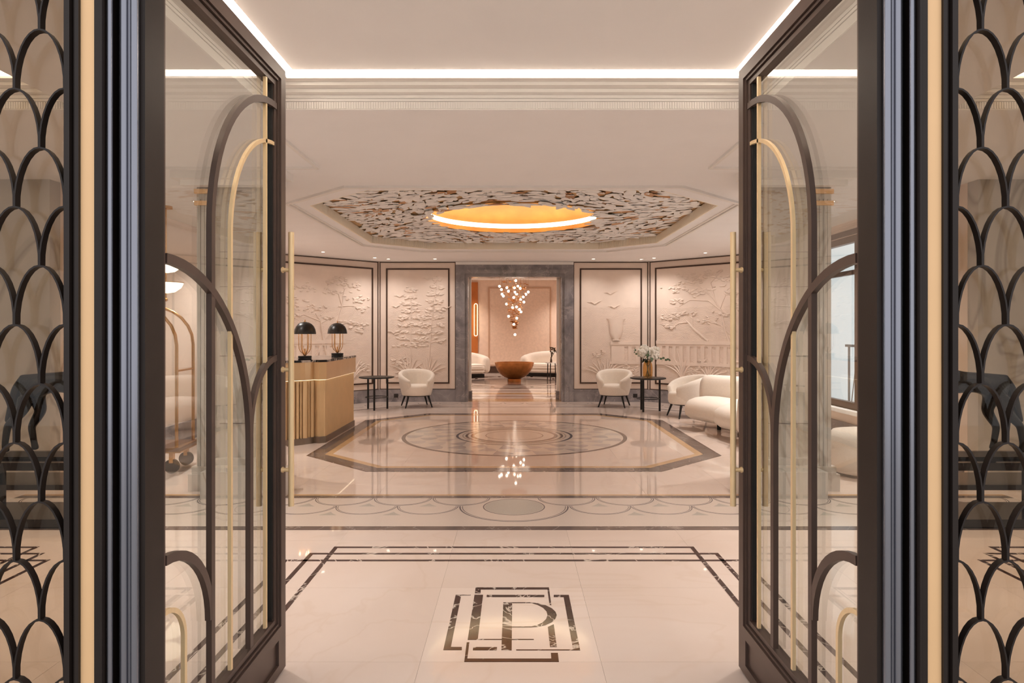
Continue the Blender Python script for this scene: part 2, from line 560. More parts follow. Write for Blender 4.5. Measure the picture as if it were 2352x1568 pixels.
for r0, r1, m in ((.80, .835, 'ringdark'), (.665, .70, 'ringbrown'), (.57, .625, 'ringbrown'), (.405, .415, 'ringbrown'), (.735, .742, 'ringbrown')):
    ring_seg(MCX, MCY, r0, r1, 0, 360, 56, M[m], 'medallion_ring')

# border along the far walls
flat([(-1.6, 13.20), (1.6, 13.20), (1.6, 13.24), (-1.6, 13.24)], M['inlay'], 'border_strip')
for sg in (-1, 1):
    flat([(sg * 1.6, 13.20), (sg * 2.45, 13.20), (sg * 2.47, 13.24), (sg * 1.6, 13.24)], M['inlay'], 'border_strip')
    flat([(sg * 2.45, 13.20), (sg * 3.55, 12.13), (sg * 3.58, 12.16), (sg * 2.47, 13.24)], M['inlay'], 'border_strip')
    for k in range(5):
        ring_seg(sg * .45 * k + (.0001 if k == 0 else 0), 13.95, .19, .20, 180, 360, 12, M['mosaicdark'], 'scallop_line')
    for k in range(3):
        d = .45 * (k + .5)
        ring_seg(sg * (2.68 + d * .70), 13.72 - d * .70, .17, .18, 180, 360, 12, M['mosaicdark'], 'scallop_line')

# outside terrace
struct(MB().box(-9, 9, -7, 1.86, -0.15, -0.012).build('terrace', M['stone']), 'pale stone terrace outside the entrance', 'terrace')

# ------------------------------------------------------------------ ceiling of lobby and gallery
TY0, TY1, TX = 2.02, 4.46, 1.63     # tray recess of the middle bay
trays = [(-TX, TX), (-6.2, -2.90), (2.90, 6.2)]
cm = MB()
ZT = 3.60
cm.box(-7.6, 7.6, TY1, 6.6, CEIL, ZT)
# lobby ceiling with octagonal hole: strips around
HW, FW, OY0, OY1 = 2.40, 1.53, 7.0, 12.08
outer_pts = [(-4.62, 6.6), (4.62, 6.6), (4.62, 14.45), (-4.62, 14.45)]
oc_in = octo(HW, FW, OY0, OY1, 0)
A = oc_in
def cs(p): cm.vprism(p, CEIL, ZT)
cs([(-4.62, 6.6), (4.62, 6.6), A[1], A[0]])
cs([(4.62, 6.6), (4.62, A[2][1]), A[2], A[1]])
cs([(4.62, A[2][1]), (4.62, A[3][1]), A[3], A[2]])
cs([(4.62, A[3][1]), (4.62, 14.45), A[4], A[3]])
cs([(4.62, 14.45), (-4.62, 14.45), A[5], A[4]])
cs([(-4.62, 14.45), (-4.62, A[6][1]), A[6], A[5]])
cs([(-4.62, A[6][1]), (-4.62, A[7][1]), A[7], A[6]])
cs([(-4.62, A[7][1]), (-4.62, 6.6), A[0], A[7]])
# gallery around trays
cm.box(-7.6, 7.6, 1.86, TY0, CEIL, ZT)
for a, b in ((-7.6, -6.2), (-2.90, -TX), (TX, 2.90), (6.2, 7.6)):
    cm.box(a, b, TY0, TY1, CEIL, ZT)
for a, b in trays:
    cm.box(a, b, TY0, TY1, 3.30, ZT)
ce = cm.build('ceiling', M['ceil'])
struct(ce, 'pale plaster ceiling with recessed trays', 'ceiling')


def tray_trim(x0, x1):
    # stepped cornice and light slot round the tray; added strip at the front
    steps = [(2.972, 3.022, 0.004), (3.024, 3.036, .010), (3.038, 3.044, .006), (3.046, 3.066, .010), (3.067, 3.090, .062), (3.091, 3.113, .122), (3.114, 3.128, .180)]
    for z0, z1, d in steps:
        for nm, b in (('back', (x0, x1, TY1 - d, TY1)), ('front', (x0, x1, TY0, TY0 + d)), ('left', (x0, x0 + d, TY0 + d, TY1 - d)), ('right', (x1 - d, x1, TY0 + d, TY1 - d))):
            if nm == 'front' and z0 > 3.05: continue  # upper front steps omitted, leaving the added strip bare
            MB().box(*b, z0, z1).build('cornice_step', M['white'], ce)
    MB().box(x0 + .23, x1 - .23, TY0 + .23, TY1 - .225, 3.150, 3.30).build('floating_panel', M['ceil'], ce)
    for b in ((x0 + .03, x1 - .03, TY1 - .05, TY1 - .03), (x0 + .03, x0 + .05, TY0 + .05, TY1 - .05), (x1 - .05, x1 - .03, TY0 + .05, TY1 - .05)):
        MB().box(*b, 3.150, 3.270).build('cove_light', M['led'], ce)
    MB().box(x0 + .2, x1 - .2, TY0 + .012, TY0 + .03, 3.05, 3.145).build('added_fill_strip', M['led'], ce)  # added glowing strip on the unseen front side, brightening the rear cornice
    # fluting on the lowest fascia
    fb = MB(); n = int((x1 - x0) / .0165)
    for k in range(n):
        xx = x0 + .008 + k * .0165
        fb.box(xx, xx + .011, TY1 - .010, TY1 - .003, 2.976, 3.021)
    o = fb.build('fluted_fascia', M['white'], ce); o['kind'] = 'stuff'


for a, b in trays:
    tray_trim(a, b)
# mouldings on the lobby ceiling
octo_band(2.62, 1.72, 6.78, 12.32, 0.0, .035, M['white'], 'ceiling_moulding', 0, ce, zabs=(2.945, 2.972))
octo_band(2.62, 1.72, 6.78, 12.32, 0.055, .075, M['white'], 'ceiling_moulding', 0, ce, zabs=(2.955, 2.972))
for sg in (-1, 1):
    x = sg * 1.76
    MB().box(x - .016, x + .016, 4.75, 6.02, 2.950, 2.972).build('ceiling_moulding', M['white'], ce)
    MB().box(x, sg * 3.3, 6.00, 6.03, 2.950, 2.972).build('ceiling_moulding', M['white'], ce)
    MB().box(sg * 2.08, sg * 3.15, 6.13, 6.30, 2.90, 2.972).build('ceiling_moulding', M['white'], ce)
    MB().box(sg * 2.14, sg * 3.09, 6.20, 6.30, 2.85, 2.90).build('ceiling_moulding', M['white'], ce)

# ------------------------------------------------------------------ ceiling medallion of leaves with the glowing dome
LZ = 3.10
DC, DR = (0.0, 9.52), 1.25
med = thing('ceiling_medallion', 'octagonal ceiling recess of white and gilded leaves round a glowing gold dome', 'ceiling ornament', (0, 9.54, LZ))
ox, oy = 0, 9.54
def L(p): return (p[0] - ox, p[1] - oy)
bk = MB()
# backing: octagon with round hole
nseg = 64
octpts = []
def ray_oct(a):
    d = Vector((math.cos(a), math.sin(a)))
    best = 9
    P = [Vector((p[0] - DC[0], p[1] - DC[1])) for p in oc_in]
    for i in range(8):
        p, q = P[i], P[(i + 1) % 8]
        e = q - p
        det = d.x * (-e.y) + d.y * e.x
        if abs(det) < 1e-9: continue
        t = (p.x * (-e.y) + p.y * e.x) / det
        u = (d.x * p.y - d.y * p.x) / det
        if t > 0 and -1e-6 <= u <= 1 + 1e-6: best = min(best, t)
    return best
angs = sorted([2 * PI * k / nseg for k in range(nseg)] + [math.atan2(p[1] - DC[1], p[0] - DC[0]) % (2 * PI) for p in oc_in])
secs_in = [(DC[0] + DR * math.cos(a) - ox, DC[1] + DR * math.sin(a) - oy) for a in angs]
secs_out = [(DC[0] + (ray_oct(a) + .02) * math.cos(a) - ox, DC[1] + (ray_oct(a) + .02) * math.sin(a) - oy) for a in angs]
bk.loft([[(*i, 0), (*o, 0), (*o, .03), (*i, .03)] for i, o in zip(secs_in, secs_out)], loop=True)
bk.build('gilt_backing', M['giltback'], med)
# fluted gold frieze round the recess
for i in range(8):
    p, q = oc_in[i], oc_in[(i + 1) % 8]
    e = Vector((q[0] - p[0], q[1] - p[1])); ln = e.length; e.normalize(); nn = Vector((-e.y, e.x))
    fb = MB()
    def pp(t, s): v = Vector(p) + e * t + nn * s; return L((v.x, v.y))
    fb.vprism([pp(0, 0.0), pp(ln, 0.0), pp(ln, .018), pp(0, .018)], -.129, -.004)
    k = .012
    while k < ln - .02:
        fb.vprism([pp(k, .018), pp(k + .014, .018), pp(k + .014, .028), pp(k, .028)], -.122, -.010); k += .026
    fb.build('fluted_frieze', M['frieze'], med)
# dome, lip and light ring
dm = MB()
prof = [(DR * math.cos(t), .06 + .34 * math.sin(t)) for t in [PI / 2 * i / 14 for i in range(15)]]
prof[-1] = (0.01, prof[-1][1])
dm.lathe([(r, z) for r, z in prof] + [(max(r, .01) + .02, z + .02) for r, z in prof[::-1]], 64, (DC[0] - ox, DC[1] - oy, .06), caps=False)
dm.build('dome', M['domegold'], med, 40)
MB().lathe([(DR + .03, -.02), (DR - .012, -.02), (DR - .012, .045), (DR + .03, .045), (DR + .03, -.02)], 64, (DC[0] - ox, DC[1] - oy, 0), caps=False).build('dome_lip', M['domegold'], med, 40)
MB().lathe([(DR + .012, .047), (DR, .047), (DR, .115), (DR + .012, .115), (DR + .012, .047)], 64, (DC[0] - ox, DC[1] - oy, 0), caps=False).build('light_ring', M['domeled'], med, 40)


def leaf_mesh(ln, wd, curl, fold):
    b = MB(); vs, fs = [], []
    rowsn = 5
    for i in range(rowsn):
        t = i / (rowsn - 1)
        ww = wd * math.sin(PI * (0.06 + .9 * t)) * (1 - .25 * t)
        x = ln * (t - .5)
        z = -curl * (2 * t - 1) ** 2
        vs += [(x, -ww / 2, z - fold), (x, 0, z), (x, ww / 2, z - fold)]
    for i in range(rowsn - 1):
        a = i * 3
        fs += [(a, a + 1, a + 4, a + 3), (a + 1, a + 2, a + 5, a + 4)]
    vs2 = [(x, y, z + .004) for x, y, z in vs]
    o = len(vs)
    fs += [tuple(i + o for i in f) for f in fs]
    b.add(vs + vs2, fs)
    return b


shapes = [(.30, .13, .004, .003), (.24, .11, .006, .002), (.34, .12, .003, .003), (.20, .12, .004, .002)]
leaf_w, leaf_g = [], []
for sh in shapes:
    b = leaf_mesh(*sh)
    me = b.mesh('leaf', 60); me.materials.append(M['leafwhite']); leaf_w.append(me)
    me2 = me.copy(); me2.materials.clear(); me2.materials.append(M['leafgold']); leaf_g.append(me2)
spots = []
yy = 7.06
while yy < 12.05:
    xx = -2.36 + R.uniform(0, .1)
    while xx < 2.36:
        x, y = xx + R.uniform(-.05, .05), yy + R.uniform(-.04, .04)
        a = math.atan2(y - DC[1], x - DC[0]); d = math.hypot(x - DC[0], y - DC[1])
        if DR - .07 < d < ray_oct(a) - .08:
            spots.append((x, y))
        xx += .128
    yy += .117
spots.sort(key=lambda p: p[1])
mass = {0: MB(), 1: MB()}
vis = [i for i in range(len(spots))]
for i, (x, y) in enumerate(spots):
    g = R.random() < .07
    k = R.randrange(4)
    sw = math.sin(x * 1.7 + y * .8) * 1.2 + R.uniform(-.6, .6)
    dd_ = math.hypot(x - DC[0], y - DC[1])
    mt = Matrix.Translation((x - ox, y - oy, -.012 - R.uniform(0, .007) - (.02 if dd_ < DR + .12 else 0))) @ Matrix.Rotation(sw, 4, 'Z') @ Matrix.Rotation(R.uniform(-.075, .02), 4, 'X') @ Matrix.Rotation(R.uniform(-.03, .03), 4, 'Y') @ Matrix.Scale(R.uniform(.75, 1.15), 4)
    if i < 300:
        o = mesh_obj('leaf', (leaf_g if g else leaf_w)[k], med)
        o.matrix_local = mt
    else:
        b = leaf_mesh(*shapes[k])
        mass[int(g)].add([mt @ Vector(v) for v in b.v], b.f)
for key, nm in ((0, 'leaf_mass'), (1, 'gilded_leaf_mass')):
    o = mass[key].build(nm, M['leafgold' if key else 'leafwhite'], med, 60); o['kind'] = 'stuff'

# ------------------------------------------------------------------ walls
def wall_box(name, *a, m=None, label=None):
    o = MB().box(*a).build(name, m or M['wall']); struct(o, label, 'wall'); return o


PX0, PX1 = -1.235, 1.263
wb = MB()
wb.box(-2.95, PX0, BACKY, BACKY + .35, 0, 3.1)
wb.box(PX1, 2.95, BACKY, BACKY + .35, 0, 3.1)
wb.box(PX0, PX1, BACKY + .05, BACKY + .35, 2.75, 3.1)
struct(wb.build('wall_back', M['wall']), 'beige rear lobby wall with the stone portal', 'wall')
for sg, nm in ((-1, 'wall_back_left'), (1, 'wall_back_right')):
    p = [(sg * 2.87, BACKY), (sg * CHX, CHY), (sg * (CHX + .2), CHY + .1), (sg * 2.95, BACKY + .25)]
    o = MB().vprism(p, 0, 3.1).build(nm, M['wall']); struct(o, 'angled beige lobby wall on the ' + ('desk' if sg < 0 else 'sofa') + ' side', 'wall')
wall_box('wall_left', -CHX - .2, -CHX, 6.652, CHY, 0, 3.1, label='beige lobby side wall behind the reception desk')
WY0, WY1, WZ0, WZ1 = 7.35, 11.0, .45, 2.78
wr = MB()
wr.box(CHX, CHX + .2, 6.652, WY0, 0, 3.1); wr.box(CHX, CHX + .2, WY1, CHY, 0, 3.1)
wr.box(CHX, CHX + .2, WY0, WY1, 0, WZ0); wr.box(CHX, CHX + .2, WY0, WY1, WZ1, 3.1)
struct(wr.build('wall_right', M['wall']), 'beige lobby side wall with the bright window', 'wall')
for sg, s in ((-1, 'left'), (1, 'right')):
    a = MB().box(sg * CHX, sg * 7.6, 6.5, 6.65, 0, 3.1)
    a.box(sg * 7.45, sg * 7.6, 1.86, 2.4, 0, 3.1); a.box(sg * 7.45, sg * 7.6, 5.9, 6.5, 0, 3.1)
    a.box(sg * 7.45, sg * 7.6, 2.4, 5.9, 0, .35); a.box(sg * 7.45, sg * 7.6, 2.4, 5.9, 2.75, 3.1)
    struct(a.build('wall_gallery_' + s, M['pier']), 'pale stone gallery wall on the ' + ('luggage cart' if sg < 0 else 'window') + ' side', 'wall')
# facade
fw_ = MB()
for sg in (-1, 1):
    fw_.box(XC + sg * 2.05, sg * 9, 1.76, 1.98, 0, 3.7)
fw_.box(XC - 2.05, XC + 2.05, 1.76, 1.98, 2.72, 3.7)
struct(fw_.build('wall_front', M['facade']), 'rendered facade round the entrance', 'wall')

# ------------------------------------------------------------------ wall panels with plaster relief
def panel_frame(o3, u, n, wd, nm):
    """o3: floor-level origin on wall, u: along wall, n: outwards normal"""
    return lambda a, b, c: tuple(Vector(o3) + Vector(u) * a + Vector((0, 0, 1)) * b + Vector(n) * c)


def fbox(mb, f, a0, a1, b0, b1, c0, c1):
    vs = [f(a, b, c) for c in (c0, c1) for b in (b0, b1) for a in (a0, a1)]
    mb.add(vs, [(0, 2, 3, 1), (4, 5, 7, 6), (0, 1, 5, 4), (2, 6, 7, 3), (0, 4, 6, 2), (1, 3, 7, 5)])


def frame_ring(f, a0, a1, b0, b1, wd, c0, c1, m, name, parent):
    for q in ((a0, a1, b0, b0 + wd), (a0, a1, b1 - wd, b1), (a0, a0 + wd, b0 + wd, b1 - wd), (a1 - wd, a1, b0 + wd, b1 - wd)):
        mb = MB(); fbox(mb, f, *q, c0, c1); mb.build(name, m, parent)


rr = random.Random(11)


def rbranch(mb, f, pts, r0, r1):
    n = len(pts)
    rs = [.6 * (r0 + (r1 - r0) * i / (n - 1)) for i in range(n)]
    mb.tube([f(a, b, .004) for a, b in pts], rs, 6)


LIM = [.24, 1.38]


def clump(mb, f, a, b, wa, hb, n, sz=.05):
    for _ in range(n):
        x, y = a + rr.gauss(0, wa * .45), b + rr.gauss(0, hb * .4)
        x = min(max(x, LIM[0]), LIM[1]); y = min(max(y, .48), 2.70)
        s = sz * rr.uniform(.6, 1.2); an = rr.uniform(-.5, .5)
        p = []
        for k in range(7):
            t = 2 * PI * k / 7
            ex, ey = s * math.cos(t), s * .42 * math.sin(t)
            p.append((x + ex * math.cos(an) - ey * math.sin(an), y + ex * math.sin(an) + ey * math.cos(an)))
        ht = rr.uniform(.022, .046)
        top = [f(q[0] * .6 + x * .4, q[1] * .6 + y * .4, ht) for q in p]
        bot = [f(q[0], q[1], .008) for q in p]
        mb.loft([bot, top])


def bird(mb, f, a, b, s):
    for d in (-1, 1):
        mb.tube([f(a, b, .012), f(a + d * s * .35, b + s * .22, .016), f(a + d * s * .8, b + s * (.30 + .1 * d), .01)], [.012, .014, .003], 5)


def fan(mb, f, a, b, h, lean, n=7):
    for k in range(n):
        t = (k / (n - 1) - .5) * 2
        pts = []
        for i in range(7):
            s = i / 6
            pts.append(f(a + (t * .55 + lean) * h * s ** 1.6, b + h * (s - .35 * s * s * abs(t + lean)) * (1 - .15 * abs(t)), .014))
        mb.tube(pts, [.008, .018, .02, .02, .018, .012, .004], 5)


def waves(f, a0, a1, b0, b1, parent, step=.34):
    mb = MB()
    row = 0
    y = b0
    while y < b1:
        x = a0 - step + (step / 2 if row % 2 else 0)
        while x < a1 + step:
            for k in range(1, 8):
                rad = step * .62 * k / 7
                pts = []
                for i in range(9):
                    t = PI * (.12 + .76 * i / 8)
                    px, py = x + rad * math.cos(t) * 1.25, y + rad * math.sin(t)
                    if a0 < px < a1 and b0 < py < b1: pts.append(f(px, py, .002))
                    else:
                        if len(pts) > 1: mb.tube(pts, .0035, 3, caps=False)
                        pts = []
                if len(pts) > 1: mb.tube(pts, .0035, 3, caps=False)
            x += step
        y += step * .5; row += 1
    o = mb.build('wave_ridges', M['relief'], parent); o['kind'] = 'stuff'


def balustrade(f, a0, a1, b0, b1, parent, slope=0, n=None):
    mb = MB()
    fbox(mb, f, a0, a1, b1 - .07, b1, .0, .05); fbox(mb, f, a0, a1, b1 - .11, b1 - .07, 0, .03)
    fbox(mb, f, a0, a1, b0, b0 + .06, 0, .04)
    mb.build('relief_rail', M['relief'], parent)
    k = a0 + .06
    while k < a1 - .06:
        b = MB(); fbox(b, f, k, k + .075, b0 + .06, b1 - .11, 0, .028); b.build('relief_baluster', M['relief'], parent)
        k += .16


def relief(name, label, o3, u, n, wd):
    """a whole wall panel: bronze lines, plain border and relief field; wd = wall length"""
    loc = o3
    LIM[1] = wd - .24
    t = thing(name, label, 'wall relief', loc)
    f = panel_frame((0, 0, 0), u, n, wd, name)
    mb = MB(); fbox(mb, f, .0, wd, .27, 2.955, .0, .012); mb.build('border_board', M['wall'], t)
    frame_ring(f, .0, wd, .262, 2.962, .014, .0, .024, M['trim'], 'outer_line', t)
    frame_ring(f, .135, wd - .13, .385, 2.83, .03, .010, .034, M['trim'], 'inner_frame', t)
    mb = MB(); fbox(mb, f, .165, wd - .16, .415, 2.80, .010, .018); mb.build('relief_ground', M['relief'], t)
    g = lambda a, b, c: f(a, b, c * .5 + .018)
    return t, g


LW, LWR = 1.61, 1.582     # widths of the flat panels
# left of the portal: tiered pines
t1, g = relief('relief_panel', 'plaster relief of tiered pines and flying birds left of the stone portal', (-2.848, BACKY, 0), (1, 0, 0), (0, -1, 0), LW)
waves(g, .17, LW - .17, .43, 2.05, t1)
mb = MB()
for (tx, b0, b1, w0, lean) in ((.66, .6, 2.32, .42, 0), (1.04, .7, 2.55, .36, .18)):
    rbranch(mb, g, [(tx, b0), (tx + lean * .3, (b0 + b1) / 2), (tx + lean, b1)], .022, .008)
tr = mb.build('relief_trunk', M['relief'], t1, 60)
mb = MB()
for (tx, b0, b1, w0, lean) in ((.66, 1.15, 2.32, .36, 0), (1.04, 1.25, 2.55, .34, .18)):
    nn = 9
    for i in range(nn):
        q = i / (nn - 1); y = b0 + (b1 - b0) * q; ww = w0 * (1 - .7 * q)
        for d in (-1, 1):
            x0 = tx + lean * (y - .7) / 1.85
            rbranch(mb, g, [(x0, y), (x0 + d * ww * .5, y + .02 + .05 * rr.random()), (x0 + d * ww, y + .10)], .012, .004)
            clump(mb, g, x0 + d * ww * .55, y + .05, ww * .5, .06, 9, .055)
mb.build('relief_foliage', M['relief'], t1, 50)['kind'] = 'stuff'
for q in ((1.02, 2.58, .16), (.42, 2.22, .14), (.34, 2.0, .12), (.30, 1.45, .2), (1.42, 1.98, .14), (.46, 1.72, .12)):
    mb = MB(); bird(mb, g, *q); mb.build('relief_bird', M['relief'], t1, 50)
for q in ((.62, .45, .62, -.1), (1.02, .45, .55, .15)):
    mb = MB(); fan(mb, g, *q); mb.build('relief_grass', M['relief'], t1, 50)
mb = MB()
for _ in range(5): clump(mb, g, rr.uniform(.22, .62), rr.uniform(.5, .85), .12, .10, 9, .045)
mb.build('relief_flowers', M['relief'], t1, 50)['kind'] = 'stuff'

# right of the portal: urn and balustrade
t2, g = relief('relief_panel', 'plaster relief of an urn on a balustrade under three birds, right of portal', (PX1, BACKY, 0), (1, 0, 0), (0, -1, 0), LWR)
waves(g, .17, LWR - .17, .43, 2.02, t2)
for q in ((.78, 2.28, .17), (.45, 2.07, .2), (.86, 1.99, .16)):
    mb = MB(); bird(mb, g, *q); mb.build('relief_bird', M['relief'], t2, 50)
urn = MB()
pr = [(.085, 1.30), (.06, 1.33), (.10, 1.36), (.135, 1.45), (.15, 1.62), (.16, 1.70), (.20, 1.745), (.205, 1.76)]
vs = []
secs = []
for r, z in pr:
    secs.append([g(.90 + r * math.cos(PI * k / 8), z, .004 + .10 * math.sin(PI * k / 8)) for k in range(9)])
urn.loft(secs, closed=False); urn.build('relief_urn', M['relief'], t2, 50)
balustrade(g, .78, LWR - .17, .80, 1.28, t2)
mb = MB(); fbox(mb, g, .802, 1.0, .803, 1.168, .0, .046); mb.build('relief_pedestal', M['relief'], t2)
for q in ((.72, .45, .60, .35), (.62, .45, .5, -.25)):
    mb = MB(); fan(mb, g, *q); mb.build('relief_grass', M['relief'], t2, 50)
mb = MB()
for _ in range(9): clump(mb, g, rr.uniform(.85, 1.4), rr.uniform(.46, .80), .12, .08, 9, .04)
for _ in range(3): clump(mb, g, rr.uniform(.45, .7), rr.uniform(.95, 1.1), .06, .06, 7, .035)
mb.build('relief_flowers', M['relief'], t2, 50)['kind'] = 'stuff'

# angled walls
u45 = Vector((CHX - 2.87, CHY - BACKY, 0)); AW = u45.length - .03; u45.normalize()
nR = Vector((u45.y, -u45.x, 0))     # towards the room on the right wall
if nR.dot(Vector((-1, -1, 0))) < 0: nR = -nR
t3, g = relief('relief_panel', 'plaster relief of spreading trees above a long balustrade on the sofa side', (2.87 + u45.x * .03, BACKY + u45.y * .03, 0), tuple(u45), tuple(nR), AW)
waves(g, .17, AW - .17, .43, 2.0, t3)
balustrade(g, .17, AW - .17, .80, 1.30, t3)


def tree(g, t, trunk, limbs, clumps, sz=.05):
    mb = MB(); rbranch(mb, g, trunk, .04, .018)
    for l_ in limbs: rbranch(mb, g, l_, .022, .006)
    mb.build('relief_trunk', M['relief'], t, 60)
    mb = MB()
    for (a, b, wa, hb, n_) in clumps: clump(mb, g, a, b, wa, hb, n_, sz)
    mb.build('relief_foliage', M['relief'], t, 50)['kind'] = 'stuff'


tree(g, t3, [(1.95, .9), (1.7, 1.5), (1.62, 1.9), (1.45, 2.15)], [[(1.62, 1.9), (1.35, 2.1), (.95, 2.13), (.7, 2.0)], [(1.6, 1.95), (1.75, 2.3), (1.95, 2.45)], [(1.45, 2.15), (1.15, 2.4), (.8, 2.45)], [(1.5, 2.1), (1.4, 2.45), (1.6, 2.65)]],
     [(.62, 2.38, .3, .14, 26), (.95, 2.55, .4, .14, 30), (1.35, 2.62, .4, .14, 30), (1.7, 2.5, .35, .15, 30), (.65, 2.12, .22, .08, 16), (1.1, 2.28, .4, .1, 26), (1.9, 2.25, .25, .1, 18), (1.95, 2.0, .2, .1, 14)])
tree(g, t3, [(1.35, 1.3), (1.02, 1.55), (.9, 1.68), (.85, 1.72)], [[(.9, 1.68), (.7, 1.66), (.5, 1.55)], [(1.0, 1.56), (1.0, 1.75), (.9, 1.85)], [(1.9, 1.35), (1.6, 1.62), (1.35, 1.68)]],
     [(.5, 1.78, .25, .08, 18), (.8, 1.85, .3, .08, 20), (.45, 1.58, .16, .05, 10), (1.35, 1.72, .22, .06, 14), (1.7, 1.82, .25, .08, 16)], .045)
for q in ((.78, .45, .72, -.18), (1.35, .45, .5, .2)):
    mb = MB(); fan(mb, g, *q); mb.build('relief_grass', M['relief'], t3, 50)
mb = MB()
for _ in range(22): clump(mb, g, rr.uniform(.75, 2.05), rr.uniform(.46, .95), .14, .10, 8, .042)
mb.build('relief_flowers', M['relief'], t3, 50)['kind'] = 'stuff'

uL = Vector((-u45.x, u45.y, 0)); nL = Vector((-nR.x, nR.y, 0))
oL = Vector((-2.87, BACKY, 0)) + uL * (AW + .03)
t4, g = relief('relief_panel', 'plaster relief of wind-bent trees behind the domed table lamps on the desk', tuple(oL), tuple(-uL), tuple(nL), AW)
waves(g, .17, AW - .17, .43, 2.0, t4)
balustrade(g, .17, 1.45, .85, 1.32, t4)
tree(g, t4, [(.75, .9), (1.0, 1.35), (1.25, 1.6), (1.38, 2.0)], [[(1.38, 2.0), (1.3, 2.25), (1.1, 2.32)], [(1.38, 2.0), (1.42, 2.3), (1.5, 2.5)], [(1.25, 1.6), (1.55, 1.7), (1.8, 1.6)], [(1.3, 2.0), (1.6, 2.02), (1.95, 1.95)]],
     [(1.3, 2.52, .3, .12, 26), (1.6, 2.42, .3, .12, 24), (1.7, 2.15, .35, .08, 22), (1.85, 1.98, .22, .06, 12), (1.15, 2.3, .2, .08, 14), (1.6, 1.68, .3, .09, 20), (1.85, 1.5, .16, .07, 10)])
tree(g, t4, [(1.05, .95), (.95, 1.4), (.9, 1.7), (.8, 1.85)], [[(.9, 1.7), (.55, 1.82), (.4, 1.8)], [(.9, 1.65), (1.1, 1.75)]],
     [(.4, 2.1, .3, .12, 24), (.6, 2.35, .35, .1, 24), (.75, 1.95, .3, .1, 20), (.35, 1.8, .2, .08, 12), (1.05, 1.78, .2, .06, 10)], .045)
mb = MB(); fan(mb, g, 1.62, .45, .6, .15); mb.build('relief_grass', M['relief'], t4, 50)
mb = MB()
for _ in range(6): clump(mb, g, rr.uniform(1.5, 2.0), rr.uniform(.46, .8), .12, .10, 8, .042)
mb.build('relief_flowers', M['relief'], t4, 50)['kind'] = 'stuff'

# corner strips, skirtings
for sg in (-1, 1):
    o = MB().tube([(sg * 2.868, BACKY - .012, .27), (sg * 2.868, BACKY - .012, 2.96)], .018, 8).build('trim_corner', M['wall'], None, 60)
    struct(o, 'slim cream corner bead between the two relief panels on the ' + ('desk' if sg < 0 else 'sofa') + ' side', 'trim')
    x0, x1 = (-2.87, PX0) if sg < 0 else (PX1, 2.87)
    o = MB().box(x0, x1, BACKY - .03, BACKY, 0, .262).build('baseboard_back', M['grey']); struct(o, 'grey marble skirting ' + ('left' if sg < 0 else 'right') + ' of the portal', 'skirting')
    p = [(sg * 2.87, BACKY - .03), (sg * (CHX - .01), CHY - .03), (sg * (CHX - .01), CHY), (sg * 2.87, BACKY)]
    o = MB().vprism(p, 0, .262).build('baseboard_angled', M['grey']); struct(o, 'grey marble skirting of the angled wall on the ' + ('desk' if sg < 0 else 'sofa') + ' side', 'skirting')
    o = MB().box(sg * (CHX - .02), sg * CHX, 6.7, CHY, 0, .262).build('baseboard_side', M['grey']); struct(o, 'grey marble skirting of the lobby side wall, ' + ('desk' if sg < 0 else 'window') + ' side', 'skirting')
    sx = -2.50 if sg < 0 else 2.57
    so = MB().box(sx - .045, sx + .045, BACKY - .036, BACKY - .03, .09, .17)
    so.box(sx - .03, sx - .006, BACKY - .040, BACKY - .036, .115, .145); so.box(sx + .006, sx + .03, BACKY - .040, BACKY - .036, .115, .145)
    tag(so.build('power_socket', M['socket']), 'dark power socket in the skirting beside the ' + ('round black table left of the portal' if sg < 0 else 'table with the flower vase'), 'socket')

# stone portal
po = thing('trim_portal', 'stepped grey marble portal round the lounge opening', 'portal', (0, BACKY, 0)); po['kind'] = 'structure'
def portal_ring(x0, x1, zt, wd, y0, y1, name, m):
    MB().box(x0, x0 + wd, y0, y1, 0, zt).build(name, m, po)
    MB().box(x1 - wd, x1, y0, y1, 0, zt).build(name, m, po)
    MB().box(x0 + wd, x1 - wd, y0, y1, zt - wd, zt).build(name, m, po)
portal_ring(PX0, PX1, 2.906, .105, -.05, .34, 'outer_moulding', M['grey'])
portal_ring(PX0 + .105, PX1 - .105, 2.801, .09, -.075, .34, 'middle_moulding', M['grey'])
portal_ring(PX0 + .195, PX1 - .195, 2.711, .062, -.04, .40, 'inner_moulding', M['grey'])
MB().box(PX0, PX1, -.06, .04, 2.906, 2.965).build('head_moulding', M['white'], po)
MB().box(PX0 + .25, PX1 - .25, .0, .55, -.002, .0022).build('threshold', M['inlaygold'], po)
# ------------------------------------------------------------------ entrance: door leaves, frames, scalloped sidelights
XI, XO, XG = 1.007, 1.067, 1.043           # inner face, outer face, glass plane (distance from the axis)
Y0, Y1 = 1.845, 2.98
Z0, Z1 = 0.012, 2.653
GY0, GY1, GZ0, GZ1 = 1.985, 2.885, .262, 2.56


